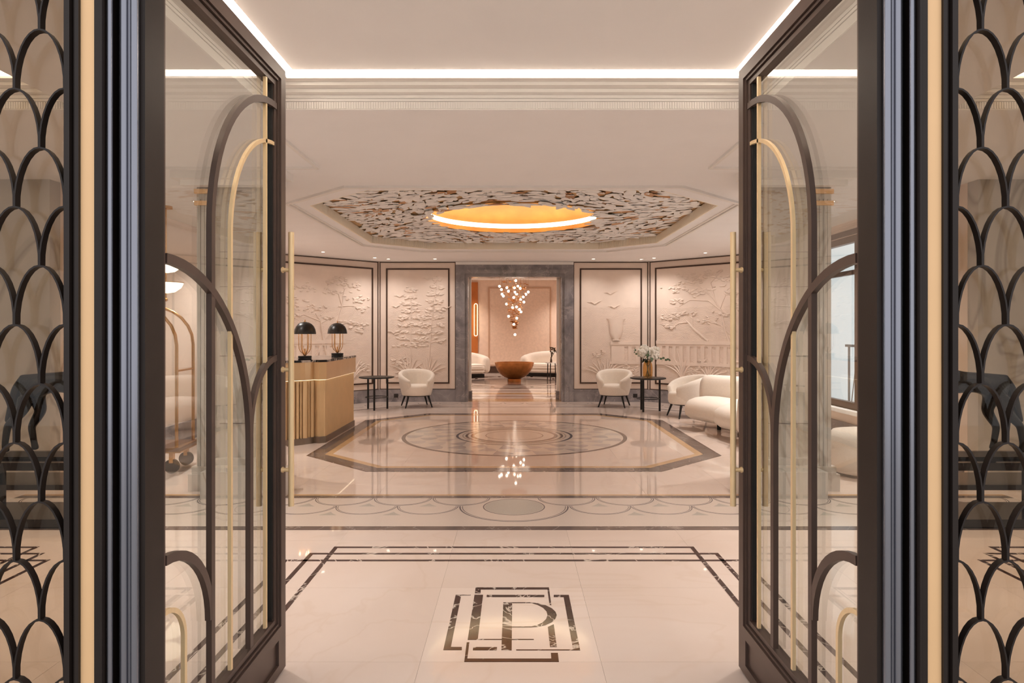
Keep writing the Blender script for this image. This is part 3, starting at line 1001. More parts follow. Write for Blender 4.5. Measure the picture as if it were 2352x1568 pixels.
def door(sg, nm):
    d = bpy.data.objects.new(nm, None); COL.objects.link(d)
    struct(d, 'open bronze and glass door leaf with arched bars, ' + ('desk' if sg < 0 else 'sofa') + ' side', 'door')
    d.location = (XC + sg * (XI + XO) / 2, Y0, 0)
    ox_, oy_ = d.location.x, d.location.y
    def X(a): return XC + sg * a - ox_
    def bx(a0, a1, y0, y1, z0, z1): return MB().box(X(a0), X(a1), y0 - oy_, y1 - oy_, z0, z1)
    def part(mb, name, m, smooth=None): return mb.build(name, m, d, smooth)
    # stiles and rails with stepped mouldings
    part(bx(XI, XO, Y0, 1.945, Z0, Z1), 'hinge_stile', M['bronze'])
    part(bx(XI, XO, 2.925, Y1, Z0, Z1), 'lock_stile', M['bronzeleaf'])
    part(bx(XI, XO, 1.945, 2.925, 2.60, Z1), 'top_rail', M['bronzeleaf'])
    br = bx(XI, XO, 1.945, 2.925, Z0, .055)
    br.box(X(XI), X(XO), 1.945 - oy_, 2.925 - oy_, .165, .215)
    br.box(X(XI), X(XO), 1.945 - oy_, 2.00 - oy_, .055, .165); br.box(X(XI), X(XO), 2.895 - oy_, 2.925 - oy_, .055, .165)
    part(br, 'bottom_rail', M['bronzeleaf'])
    part(bx(XI + .012, XO - .012, 2.00, 2.895, .055, .165), 'kick_panel', M['bronzeleaf'])
    for k, (w0, xi) in enumerate(((0.0, XI + .008), (.016, XI + .016))):
        w1 = w0 + (.014 if k == 0 else .022)
        mb = bx(xi, XO - .004, 1.945 + w0 + .002, 1.945 + w1, .215 + w0, 2.60 - w0)
        mb.box(X(xi), X(XO - .004), 2.925 - w1 - oy_, 2.925 - w0 - .002 - oy_, .215 + w0, 2.60 - w0)
        mb.box(X(xi), X(XO - .004), 1.945 + w1 - oy_, 2.925 - w1 - oy_, 2.60 - w1, 2.60 - w0 - .002)
        mb.box(X(xi), X(XO - .004), 1.945 + w1 - oy_, 2.925 - w1 - oy_, .215 + w0 + .002, .215 + w1)
        part(mb, 'glazing_bead', M['bronzeleaf'])
    rb = bx(XG - .013, XG + .012, 2.872, 2.888, GZ0, GZ1)
    rb.box(X(XG - .013), X(XG + .012), 1.983 - oy_, 1.990 - oy_, GZ0, GZ1)
    part(rb, 'glazing_gasket', M['black'])
    part(bx(XG, XG + .010, 1.97, 2.89, .24, 2.575), 'glass', M['doorglass'])
    # grille: bars lie between the inner face and the glass
    def fm(u, v, dd): return (X(dd), u - oy_, v)
    da, db, wb_ = 1.019, 1.0385, .027
    G0, G1 = 1.0235, 1.0365
    def bar(pts, w_, a, b, m, name): part(MB().ribbon(pts, w_, a, b, fm), name, m, 30)
    # large arch that meets its mate at the closing edge
    bar(arc2(2.905, 1.86, .613, 90, 180, 18) + [(2.292, .262)], wb_, da, db, M['bronzeleaf'], 'arched_bar')
    bar(arc2(2.905, 1.855, .452, 90, 180, 16) + [(2.453, .262)], .015, G0, G1, M['gold'], 'gold_arched_bar')
    bar([(2.797, 2.56), (2.797, .262)], .015, G0, G1, M['gold'], 'gold_bar')
    # leaf-shaped arcs
    bar(arc2(1.985, 1.074, .642, 90, 0, 20) + [(2.627, .262)], wb_ * 1.1, da - .0006, db, M['bronzeleaf'], 'arched_bar')
    bar(arc2(2.92, 1.095, .289, 90, 180, 12), wb_, da + .0006, db, M['bronzeleaf'], 'arched_bar')
    # low arch on the hinge side
    bar(arc2(1.985, .52, .300, 90, 0, 12), wb_ * 1.1, da + .0004, db, M['bronzeleaf'], 'arched_bar')
    bar(arc2(1.985, .54, .124, 90, 0, 10) + [(2.109, .262)], .015, G0, G1, M['gold'], 'gold_arched_bar')
    # pull handles on both faces
    for xf, dr in ((XI, -1), (XO, 1)):
        xb = xf + dr * .040
        h = part(MB().tube([(X(xb), 2.934 - oy_, .735), (X(xb), 2.934 - oy_, 1.932)], .0125, 14), 'pull_handle', M['gold'], 40)
        for z in (1.767, 1.331, .893):
            s_ = MB().tube([(X(xf - dr * .002), 2.934 - oy_, z), (X(xb), 2.934 - oy_, z)], .009, 10)
            s_.tube([(X(xf - dr * .001), 2.934 - oy_, z), (X(xf + dr * .006), 2.934 - oy_, z)], .013, 12)
            s_.build('standoff', M['gold'], h, 40)
    # glossy round seals on the hinge edge
    for xx, r in ((1.0605, .0118), (1.0315, .0118), (1.046, .0035)):
        part(MB().tube([(X(xx), 1.838 - oy_, Z0), (X(xx), 1.838 - oy_, Z1)], r, 12), 'seal', M['rubber'], 60)
    return d


door(-1, 'door_1'); door(1, 'door_2')


def frame_side(sg, nm):
    s = 'desk' if sg < 0 else 'sofa'
    # jamb with gold strip
    j = bpy.data.objects.new('trim_jamb', None); COL.objects.link(j); struct(j, 'ribbed dark door jamb with a gold strip, ' + s + ' side', 'door jamb')
    j.location = (XC + sg * 1.14, FY, 0)
    def bx(a0, a1, y0, y1, z0=0.0, z1=2.72): return MB().box(sg * (a0 - 1.14), sg * (a1 - 1.14), y0 - FY, y1 - FY, z0, z1)
    bx(1.093, 1.116, 1.795, 1.93).build('jamb_edge', M['bronze'], j)
    bx(1.0925, 1.097, 1.790, 1.795).build('jamb_bead', M['bronze'], j)
    bx(1.1165, 1.1555, 1.800, 1.93).build('gold_strip', M['goldflat'], j)
    bx(1.060, 1.093, 1.90, 1.97).build('rebate', M['black'], j)
    MB().tube([(sg * (1.0845 - 1.14), 1.812 - FY, 0), (sg * (1.0845 - 1.14), 1.812 - FY, 2.72)], .0075, 12).build('seal', M['rubber'], j, 60)
    for a0, a1, y in ((1.156, 1.166, 1.792), (1.1668, 1.1715, 1.797), (1.1725, 1.177, 1.802), (1.178, 1.193, 1.788)):
        bx(a0, a1, y, 1.93).build('moulding', M['bronze'], j)
    bx(1.156, 1.193, 1.81, 1.93).build('moulding_back', M['black'], j)
    # sidelight
    k = bpy.data.objects.new(nm, None); COL.objects.link(k); struct(k, 'glazed sidelight with a dark fish-scale grille, ' + s + ' side', 'sidelight')
    k.location = (XC + sg * 1.2, FY, 0)
    ox_ = k.location.x
    MB().box(XC + sg * 1.17 - ox_, XC + sg * 2.02 - ox_, .048, .056, .05, 2.68).build('glass', M['sideglass'], k)
    MB().box(XC + sg * 1.193 - ox_, XC + sg * 2.05 - ox_, -.01, .12, 0, .06).build('sill_rail', M['bronze'], k)
    MB().box(XC + sg * 1.99 - ox_, XC + sg * 2.06 - ox_, -.01, .12, .06, 2.72).build('outer_stile', M['bronze'], k)
    hp, rp = .0678, .1590
    n = 16
    pts = [(hp * math.sin(-PI / 2 + PI * i / n), rp * math.cos(-PI / 2 + PI * i / n)) for i in range(n + 1)]
    pts = [(x * (1.0 if abs(x) < hp * .99 else .985), z) for x, z in pts]
    me = MB().ribbon(pts, .0048, .004, .024, lambda u, v, dd: (u, dd, v)).mesh('scale_bar', 40)
    me.materials.append(M['bronze'])
    for r_ in range(0, 17):
        z = 2.312 - .159 * (r_ - 2)
        for c in range(-1, 6):
            xx = 1.270 + .1356 * c + (.0678 if r_ % 2 else 0)
            if xx < 1.15 or xx > 2.0: continue
            if z - rp < .03 or z > 2.66: continue
            o = mesh_obj('scale_bar', me, k)
            o.location = (XC + sg * xx - ox_, 0, z - rp)
            if sg > 0: o.scale.x = -1


frame_side(-1, 'window_1'); frame_side(1, 'window_2')
o = MB().box(XC - 2.06, XC + 2.06, 1.79, 1.95, 2.665, 2.73).build('trim_head', M['bronze']); struct(o, 'dark bronze head rail over doors and sidelights', 'door head')

# ------------------------------------------------------------------ marble piers with gilded pilasters
for sg in (-1, 1):
    s = 'luggage cart' if sg < 0 else 'window'
    p = thing('pier', 'veined pale marble pier with gold capital bands on the ' + s + ' side', 'pier', (sg * 2.6, 6.6, 0)); p['kind'] = 'structure'
    def bx(a0, a1, y0, y1, z0, z1): return MB().box(sg * (a0 - 2.6), sg * (a1 - 2.6), y0 - 6.6, y1 - 6.6, z0, z1)
    bx(2.43, 2.86, 6.38, 7.0, .30, 2.97).build('core', M['pier'], p)
    for z in (.62, 1.26, 1.92, 2.25):
        bx(2.427, 2.80, 6.377, 7.003, z, z + .004).build('joint', M['mosaicdark'], p)
    bx(2.38, 2.82, 6.30, 7.02, 0, .30).build('base', M['pier'], p)
    bx(2.07, 2.80, 5.98, 6.298, 0, .24).build('base_step', M['pier'], p)
    pl = MB()
    for q in range(4):
        a = 2.835 + q * .037
        pl.box(sg * (a - 2.6), sg * (a + .033 - 2.6), 6.30 - 6.6, 6.95 - 6.6, .22, 2.74)
    pl.box(sg * (2.83 - 2.6), sg * (2.985 - 2.6), 6.31 - 6.6, 6.94 - 6.6, .22, 2.97)
    pl.build('fluted_pilaster', M['pier'], p)
    bx(2.82, 3.05, 6.27, 6.98, 0, .16).build('plinth', M['pier'], p)
    bx(2.82, 3.02, 6.28, 6.97, .16, .23).build('plinth_step', M['pier'], p)
    for z in (2.68, 2.79):
        bx(2.83, 3.00, 6.285, 6.96, z, z + .042).build('gold_band', M['goldflat'], p)

# ------------------------------------------------------------------ side window of the lobby
wn = bpy.data.objects.new('window_3', None); COL.objects.link(wn); struct(wn, 'tall bronze-framed lobby window full of white daylight', 'window')
wn.location = (CHX, 8.9, 0)
def wbx(y0, y1, z0, z1, x0=.03, x1=.11): return MB().box(x0, x1, y0 - 8.9, y1 - 8.9, z0, z1)
for b in ((WY0, WY0 + .09, WZ0, WZ1), (WY1 - .09, WY1, WZ0, WZ1), (WY0 + .09, WY1 - .09, WZ0, WZ0 + .09), (WY0 + .09, WY1 - .09, WZ1 - .09, WZ1), (8.83, 8.92, WZ0 + .09, WZ1 - .09)):
    wbx(*b).build('frame_bar', M['winframe'], wn)
for a, b in ((WY0 + .09, 8.83), (8.92, WY1 - .09)):
    wbx(a, b, 2.26, 2.32, .04, .10).build('transom', M['winframe'], wn)
    wbx(a, b, WZ0 + .09, WZ1 - .09, .065, .072).build('pane', M['winglass'], wn)
for sg, s in ((-1, 'luggage cart'), (1, 'window')):  # added gallery windows, letting extra daylight flood in from both ends
    gw = bpy.data.objects.new('window_' + ('4' if sg < 0 else '5'), None); COL.objects.link(gw); struct(gw, 'added wide window at the end of the entrance gallery, ' + s + ' side', 'window')
    gw.location = (sg * 7.52, 4.15, .35)
    for b in ((-1.75, -1.67, 0, 2.4), (1.67, 1.75, 0, 2.4), (-1.67, 1.67, 0, .08), (-1.67, 1.67, 2.32, 2.4), (-.04, .04, .08, 2.32)):
        MB().box(-.04, .04, *b).build('frame_bar', M['winframe'], gw)
    for a, b in ((-1.67, -.04), (.04, 1.67)):
        MB().box(-.004, .004, a, b, .08, 2.32).build('pane', M['winglass'], gw)
wbx(WY0 - .08, WY1 + .08, WZ0 - .05, WZ0, -.10, .03).build('window_sill', M['white'], wn)
wbx(WY0 - .10, WY1 + .10, WZ1, WZ1 + .07, -.03, .0).build('window_head', M['winframe'], wn)
rl = thing('balcony_railing', 'thin grey balcony railing outside the lobby window', 'railing', (CHX + 1.0, 8.9, 0))
MB().box(-.02, .02, -2.2, 2.2, 1.24, 1.28).build('top_rail', M['railgrey'], rl)
MB().box(-.015, .015, -2.2, 2.2, .20, .23).build('bottom_rail', M['railgrey'], rl)
for i in range(9):
    MB().box(-.012, .012, -2.15 + i * .53, -2.12 + i * .53, .0, 1.24).build('post', M['railgrey'], rl)
for i in range(8):
    for q in (0, 1):
        y = -2.1 + i * .53
        MB().tube([(0, y + (.06 if q else .44), .23), (0, y + .25, 1.05)], .008, 6).build('strut', M['railgrey'], rl)
struct(MB().box(4.75, 9, 6.7, 12, -.15, -.01).build('balcony', M['stone']), 'stone balcony floor outside the lobby window', 'balcony')

# ------------------------------------------------------------------ lounge beyond the portal
LY0, LY1, LXW, LZC = BACKY + .35, 24.0, 3.3, 3.32
struct(MB().box(-3.6, 3.6, LY0 - .05, LY1 + .2, -.15, 0.0).build('floor_lounge', M['cream']), 'cream marble floor of the lounge', 'floor')
lf = bpy.data.objects['floor_lounge']
for y, w_, m in ((14.75, .08, 'inlaygold'), (15.35, .10, 'ringbrown'), (15.9, .35, 'inlaygold'), (16.7, .10, 'ringbrown'), (17.5, .1, 'ringbrown')):
    flat([(-2.5, y), (2.5, y), (2.5, y + w_), (-2.5, y + w_)], M[m], 'inlay_band', .0015, lf)
for k, r in enumerate((1.25, 1.75, 2.2)):
    ring_seg(0.005, 20.0, r, r + .12, 0, 360, 48, M['ringbrown'], 'floor_ring', .0016, lf)
flat(arc2(0.005, 20.0, 1.25, 0, 351, 39), M['inlaygrey'], 'floor_disc', .0012, lf)
for k in range(6):
    a = 2 * PI * k / 6 + .5
    ring_seg(2.0 * math.cos(a), 20.0 + 2.0 * math.sin(a), .50, .58, 0, 360, 24, M['ringbrown'], 'floor_ring', .0018, lf)
struct(MB().box(-3.6, 3.6, LY0 - .05, LY1 + .2, LZC, LZC + .2).build('ceiling_lounge', M['ceil']), 'lounge ceiling', 'ceiling')
lw = MB().box(-3.6, 3.6, LY1, LY1 + .2, 0, LZC).build('wall_lounge_back', M['lwall']); struct(lw, 'warm peach rear wall of the lounge', 'wall')
for sg in (-1, 1):
    o = MB().box(sg * LXW, sg * (LXW + .2), LY0 - .05, LY1, 0, LZC).build('wall_lounge_' + ('left' if sg < 0 else 'right'), M['lwall']); struct(o, 'peach side wall of the lounge, ' + ('copper panel' if sg < 0 else 'side table') + ' side', 'wall')
    o = MB().box(sg * 1.00, sg * (LXW + .1), LY0 - .0, LY0 + .12, 0, LZC).build('wall_lounge_front', M['lwall']); struct(o, 'lounge side of the portal wall, ' + ('copper panel' if sg < 0 else 'side table') + ' side', 'wall')
    o = MB().box(sg * .945, sg * 1.0, LY0 + .12, LY0 + .32, .18, 2.74).build('trim_lining', M['white']); struct(o, 'pale door lining inside the portal, ' + ('copper panel' if sg < 0 else 'side table') + ' side', 'trim')
    o = MB().box(sg * .925, sg * 1.0, LY0 + .12, LY0 + .34, 0, .18).build('trim_lining_base', M['grey']); struct(o, 'grey foot of the pale portal lining, ' + ('copper panel' if sg < 0 else 'side table') + ' side', 'trim')
o = MB().box(-1.0, 1.0, LY0 + .12, LY0 + .32, 2.69, 2.76).build('trim_lining_head', M['white']); struct(o, 'pale head of the portal lining', 'trim')
o = MB().box(-1.0, 1.0, LY0 - .0, LY0 + .12, 2.74, LZC).build('wall_lounge_over_portal', M['lwall']); struct(o, 'lounge wall over the portal', 'wall')
o = MB().box(-3.3, 3.3, LY1 - .04, LY1, 0, .24).build('baseboard_lounge', M['trim']); struct(o, 'dark skirting of the lounge rear wall', 'skirting')
# framed panel and copper panel on the rear wall
wp = thing('wall_panel', 'large framed textile panel on the lounge rear wall', 'wall panel', (.2, LY1, 0))
MB().box(-1.07, 1.08, -.02, 0, .3, 3.02).build('panel_field', M['lpanel'], wp)
for b in ((-1.12, -1.07, .3, 3.07), (1.08, 1.13, .3, 3.07), (-1.07, 1.08, 3.02, 3.07)):
    MB().box(b[0], b[1], -.035, 0, b[2], b[3]).build('panel_frame', M['panelline'], wp)
cpn = thing('copper_panel', 'copper-brown wall panel at the edge of the lounge rear wall', 'wall panel', (-1.42, LY1 - .002, 0))
MB().box(-.30, .13, -.06, 0, .24, 3.24).build('panel_board', M['coppanel'], cpn)
sl = thing('wall_sconce', 'tall oval glowing wall light on the copper panel', 'wall light', (-1.36, LY1 - .06, 1.2))
def stadium(w_, h_, n=10):
    return [(w_ * math.cos(PI * i / n), h_ + w_ * math.sin(PI * i / n)) for i in range(n + 1)] + [(w_ * math.cos(PI + PI * i / n), -h_ + w_ * math.sin(PI + PI * i / n)) for i in range(n + 1)]
MB().tube([(x, -.04, z + .7) for x, z in stadium(.055, .52)], .008, 6, loop=True).build('light_loop', M['ledsoft'], sl, 60)
MB().prism([(x * .8, -.02, z + .7) for x, z in stadium(.055, .52)], (0, .02, 0)).build('back_plate', M['copper'], sl)

# copper bowl table
bw = thing('bowl_table', 'big hammered copper bowl on a small foot in the lounge', 'bowl', (.01, 20.0, 0))
pf = [(.20, 0.0), (.20, .075), (.17, .085), (.30, .13), (.42, .22), (.51, .34), (.565, .46), (.59, .565), (.575, .568), (.55, .47), (.49, .35), (.40, .24), (.28, .15), (.02, .11)]
MB().lathe(pf[2:], 48).build('bowl', M['copper'], bw, 50)
MB().lathe([(.20, .0), (.20, .08), (.17, .09)], 40).build('foot', M['copper'], bw, 50)

# chandelier
ch = thing('chandelier', 'cascading cluster of glowing glass balls hanging over the copper bowl', 'chandelier', (.0, 20.0, LZC))
MB().lathe([(.38, -.05), (.40, -.04), (.40, 0), (.02, 0)], 40).build('canopy', M['copper'], ch, 40)
bl = [(1134, 435), (841, 526), (973, 555), (1110, 553), (1172, 523), (1213, 577), (880, 598), (885, 663), (912, 708), (1003, 620), (1119, 623), (1148, 667), (1362, 623), (1317, 673), (1270, 717), (1098, 735), (1222, 766), (1282, 806), (967, 847), (1076, 908), (1148, 898), (1200, 948), (1228, 986), (1005, 1067), (1152, 1102), (1100, 1212), (1120, 1397)]
rc = random.Random(3)
bm_ = MB().ball((0, 0, 0), .037, 12).mesh('glass_ball', 60); bm_.materials.append(M['ball'])
for a, b in bl:
    z = 1.5 - (590 + b / 7.84 - HY) * 20 / F - LZC
    x = (1040 + a / 7.84 - CX) * 20 / F
    half = max(.02, .42 * (1 - (-z - .2) / 1.75))
    y = rc.uniform(-half, half)
    o = mesh_obj('glass_ball', bm_, ch); o.location = (x, y, z)
    MB().tube([(x, y, z + .035), (x, y, -.02)], .0022, 4).build('wire', M['lampgold'], ch)
lm = MB()
for _ in range(230):
    q = rc.random() ** .8; z = -.3 - 1.45 * q; half = .44 * (1 - q * .93)
    x, y = rc.uniform(-half, half) + .02, rc.uniform(-half, half)
    mt = Matrix.Translation((x, y, z)) @ Matrix.Rotation(rc.uniform(0, 6.28), 4, 'Z') @ Matrix.Rotation(rc.uniform(-1, 1), 4, 'X')
    lm.add([mt @ Vector(v) for v in ((-.07, 0, -.02), (0, .022, 0), (.07, 0, .03), (0, -.022, 0), (0, 0, .008))], [(0, 1, 4), (1, 2, 4), (2, 3, 4), (3, 0, 4), (0, 3, 2, 1)])
o = lm.build('metal_leaves', M['copper'], ch); o['kind'] = 'stuff'


# ------------------------------------------------------------------ upholstery helpers
def rsec(c, u, v, hw, hh, p=3.0, n=16):
    """superellipse section"""
    out = []
    for k in range(n):
        t = 2 * PI * k / n
        ct, st = math.cos(t), math.sin(t)
        a = math.copysign(abs(ct) ** (2 / p), ct) * hw
        b = math.copysign(abs(st) ** (2 / p), st) * hh
        out.append(Vector(c) + Vector(u) * a + Vector(v) * b)
    return out


def blob_sweep(mb, path, hws, hhs, p=2.8, n=16, ends=6, widths_end=.9):
    """upholstered bolster along path (list of 3D), rounded ends"""
    P = [Vector(q) for q in path]
    secs = []
    m = len(P)
    for i in range(m):
        t = P[min(i + 1, m - 1)] - P[max(i - 1, 0)]; t.normalize()
        u = Vector((t.y, -t.x, 0)).normalized()
        secs.append((P[i], t, u, hws[i], hhs[i]))
    full = []
    p0, t0, u0, w0, h0 = secs[0]
    for k in range(ends, 0, -1):
        a = PI / 2 * k / (ends + .15)
        full.append(rsec(p0 - t0 * (math.sin(a) * min(w0, .22)), u0, (0, 0, 1), w0 * (math.cos(a) * .75 + .25 * math.cos(a) ** .5), h0 * (math.cos(a) ** .5), p, n))
    for q in secs: full.append(rsec(q[0], q[2], (0, 0, 1), q[3], q[4], p, n))
    p1, t1_, u1, w1, h1 = secs[-1]
    for k in range(1, ends + 1):
        a = PI / 2 * k / (ends + .15)
        full.append(rsec(p1 + t1_ * (math.sin(a) * min(w1, .22)), u1, (0, 0, 1), w1 * (math.cos(a) * .75 + .25 * math.cos(a) ** .5), h1 * (math.cos(a) ** .5), p, n))
    mb.loft(full)
    return mb


def armchair(name, label, loc, rz, group=None):
    """tub chair; local +Y is the back, it opens towards -Y"""
    t = thing(name, label, 'armchair', loc, rz, group)
    mb = MB(); secs = []
    N = 30
    for i in range(-2, N + 3):
        q = min(max(i / N, 0), 1)
        a = math.radians(-52 + 284 * q)        # from right arm round the back to left arm
        k = abs(q - .5) * 2
        top = .735 - .19 * (k ** 2.2)
        flare = 1 + .0
        thk = .062
        sc_ = 1.0
        if i < 0: sc_ = (1 - ((-i) / 2.3) ** 2) ** .5
        if i > N: sc_ = (1 - ((i - N) / 2.3) ** 2) ** .5
        ao = a + (math.radians(3.2) * (i if i < 0 else (i - N if i > N else 0)))
        d = Vector((math.cos(ao), math.sin(ao), 0))
        zb = .235
        c_out = [( .285, zb), (.315, .36), (.345, .48), (.362, top - .08), (.362, top - .03)]
        pts = []
        hm = (zb + top) / 2
        prof = [(.285, zb), (.312, .33), (.340, .45), (.362, top - .07), (.358, top - .025), (.335, top), (.305, top), (.283, top - .025), (.272, top - .08), (.262, .45), (.250, .33), (.245, zb)]
        mid = (.305, hm)
        for r, z in prof:
            rr_ = mid[0] + (r - mid[0]) * sc_; zz = mid[1] + (z - mid[1]) * (sc_ * .35 + .65)
            pts.append(Vector((d.x * rr_ * 1.0, d.y * rr_ * 1.0, zz)))
        secs.append(pts)
    mb.loft(secs)
    mb.build('tub_back', M['boucle'], t, 60)
    sb = MB(); sec = []
    for z, s_ in ((.235, .90), (.25, .96), (.30, 1.0), (.385, 1.0), (.42, .97), (.437, .88), (.442, .6)):
        ring = []
        for k in range(32):
            a = 2 * PI * k / 32
            x, y = .275 * math.cos(a), .275 * math.sin(a)
            if y < 0: y *= 1.22; x *= 1.0 + .10 * min(1, -y / .2)
            ring.append((x * s_, y * s_ , z))
        sec.append(ring)
    sb.loft(sec); sb.build('seat', M['boucle'], t, 60)
    MB().lathe([(.02, .215), (.24, .215), (.25, .222), (.25, .236), (.02, .236)], 28).build('seat_base', M['black'], t, 40)
    for sx in (-1, 1):
        for sy in (-1, 1):
            MB().tube([(sx * .20, sy * .20, .225), (sx * .205, sy * .21, .19), (sx * .262, sy * .265, 0)], [.022, .021, .012], 10).build('leg', M['black'], t, 60)
    return t


armchair('armchair', 'cream tub armchair standing left of the portal beside the bare round table', (-1.935, 13.33, 0), math.radians(18))
armchair('armchair', 'cream tub armchair standing right of the portal beside the flower table', (2.0, 13.38, 0), math.radians(-20))
armchair('armchair', 'cream tub armchair seen side-on next to the curved sofa', (3.03, 11.72, 0), math.radians(-80))


def side_table(label, loc, rz):
    t = thing('side_table', label, 'side table', loc, rz)
    MB().lathe([(.02, .598), (.30, .598), (.33, .606), (.335, .616), (.33, .626), (.02, .626)], 48).build('table_top', M['blackmetal'], t, 40)
    for k in range(3):
        a = 2 * PI * k / 3 - PI / 2
        c, s = .215 * math.cos(a), .215 * math.sin(a)
        MB().tube([(c, s, 0), (c, s, .60)], .019, 12).build('leg', M['blackmetal'], t, 60)
    MB().tube([(.21 * math.cos(2 * PI * k / 36), .21 * math.sin(2 * PI * k / 36), .235) for k in range(36)], .007, 6, loop=True).build('ring_stretcher', M['blackmetal'], t, 60)
    return t


side_table('bare round black three-legged side table between the desk and a tub armchair', (-2.635, 12.86, 0), 0.0)
side_table('round black three-legged side table carrying the flower vase', (2.52, 12.60, 0), math.radians(-35))

# amber vase with hydrangeas
vs_ = thing('flower_vase', 'amber glass vase of white hydrangeas and eucalyptus on the round table', 'vase', (2.505, 12.56, .6265))
MB().lathe([(.02, .002), (.075, .002), (.088, .02), (.095, .09), (.094, .19), (.085, .25), (.066, .295), (.060, .32), (.055, .32), (.060, .295), (.078, .25), (.087, .19), (.088, .09), (.08, .03), (.02, .015)], 32).build('vase', M['vaseglass'], vs_, 50)
rf = random.Random(5)
def hyd(c, r):
    b = MB()
    for _ in range(46):
        d = Vector((rf.gauss(0, 1), rf.gauss(0, 1), rf.gauss(0, 1))).normalized()
        if d.z < -.6: continue
        p = Vector(c) + d * r * rf.uniform(.82, 1.0)
        b.ball(p, r * rf.uniform(.20, .28), 7)
    b.ball(c, r * .85, 12)
    b.build('hydrangea_head', M['petalwhite'], vs_, 70)
for c, r in (((-.10, -.02, .46), .10), ((.085, -.06, .43), .115), ((.13, .05, .50), .10), ((-.05, .08, .52), .09)): hyd(c, r)
st = MB()
for q in ((-.10, -.02, .40), (.085, -.06, .36), (.13, .05, .42), (-.05, .08, .44)):
    st.tube([(-q[0] * .3, -q[1] * .3, .03), (q[0] * .15, q[1] * .15, .22), q], .005, 5)
st.build('stems', M['leafgreen'], vs_, 60)
def sprig(pts, n, sz, m):
    s_ = MB().tube(pts, .003, 4); s_.build('sprig_stem', M['leafgreen'], vs_)
    P = [Vector(p) for p in pts]
    for i in range(n):
        q = .35 + .65 * i / max(1, n - 1); f_ = q * (len(P) - 1); k = min(int(f_), len(P) - 2)
        c = P[k].lerp(P[k + 1], f_ - k)
        b = MB(); a0 = rf.uniform(0, 6.28); tl = rf.uniform(-.6, .6)
        ring = [(sz * math.cos(2 * PI * j / 8), sz * .8 * math.sin(2 * PI * j / 8), 0) for j in range(8)]
        mt = Matrix.Translation(c + Vector((rf.uniform(-.02, .02), -.015, rf.uniform(-.015, .025)))) @ Matrix.Rotation(a0, 4, 'Z') @ Matrix.Rotation(PI / 2 + tl, 4, 'X')
        b.prism([mt @ Vector(p) for p in ring], mt.to_3x3() @ Vector((0, 0, .003))); b.build('leaf', m, vs_)
sprig([(.02, -.02, .30), (.18, -.06, .38), (.30, -.06, .36), (.40, -.06, .31)], 6, .026, M['leafgreen'])
sprig([(-.02, -.02, .30), (-.15, -.05, .40), (-.24, -.05, .46), (-.27, -.05, .52)], 6, .022, M['leafgreen'])
sprig([(0, -.05, .29), (-.02, -.14, .40), (-.02, -.16, .47)], 3, .036, M['leafgreen'])
sprig([(0, -.05, .29), (.04, -.16, .33), (.03, -.18, .36)], 2, .036, M['leafgreen'])
for k in range(9):
    a = rf.uniform(-2.6, -.3); b = MB(); ln = rf.uniform(.07, .13)
    c = Vector((.05 * math.cos(a) - .03, .05 * math.sin(a), .335))
    e = c + Vector((math.cos(a) * ln * .7, math.sin(a) * ln * .7, rf.uniform(-.06, .05)))
    b.loft([[c.lerp(e, q) + Vector((-math.sin(a) * w_, math.cos(a) * w_, 0)), c.lerp(e, q) + Vector((0, 0, .008)), c.lerp(e, q) - Vector((-math.sin(a) * w_, math.cos(a) * w_, 0)), c.lerp(e, q) - Vector((0, 0, .004))] for q, w_ in ((0, .006), (.35, .028), (.7, .022), (1, .002))])
    b.build('dark_leaf', M['leafdark'], vs_)

# curved boucle sofa on the right
so = thing('sofa', 'plump curved cream boucle sofa with lobed seat along the right of the floor octagon', 'sofa', (3.4, 9.0, 0))
def S(x, y, z): return (x - 3.4, y - 9.0, z)
def seg(pts, hw, hh, z, name, p=2.5, taper=None):
    P = [Vector(S(x, y, z)) for x, y in pts]
    m = len(P)
    b = blob_sweep(MB(), P, [hw * (taper[i] if taper else 1) for i in range(m)], [hh] * m, p)
    return b.build(name, M['boucle'], so, 70)
seg([(3.02, 10.42), (3.14, 10.12), (3.24, 9.86)], .42, .19, .30, 'seat_lobe', 2.4)
seg([(3.28, 9.60), (3.36, 9.28), (3.42, 8.95)], .46, .20, .28, 'seat_lobe', 2.4)
seg([(3.14, 8.74), (3.40, 8.66), (3.66, 8.56)], .27, .375, .395, 'arm_lobe', 2.8)
seg([(3.20, 10.92), (3.46, 10.62), (3.62, 10.1), (3.74, 9.5), (3.80, 8.9)], .17, .29, .50, 'backrest', 2.6)
for x, y in ((3.12, 10.2), (3.5, 10.4), (3.4, 9.2), (3.7, 9.3)):
    MB().lathe([(.03, 0), (.035, .14)], 12, S(x, y, 0)).build('foot', M['black'], so, 40)
# second, separate piece nearer the doors
po_ = thing('pouf', 'rounded cream boucle ottoman near the side passage', 'ottoman', (3.66, 7.02, 0))
sec = []
for z, s_ in ((.03, .80), (.06, .93), (.16, 1.0), (.30, 1.0), (.40, .95), (.455, .82), (.475, .5)):
    sec.append([(.36 * s_ * math.cos(2 * PI * k / 36), .36 * s_ * math.sin(2 * PI * k / 36), z) for k in range(36)])
MB().loft(sec).build('cushion', M['boucle'], po_, 70)
MB().lathe([(.27, 0), (.27, .04)], 32).build('plinth', M['black'], po_, 40)

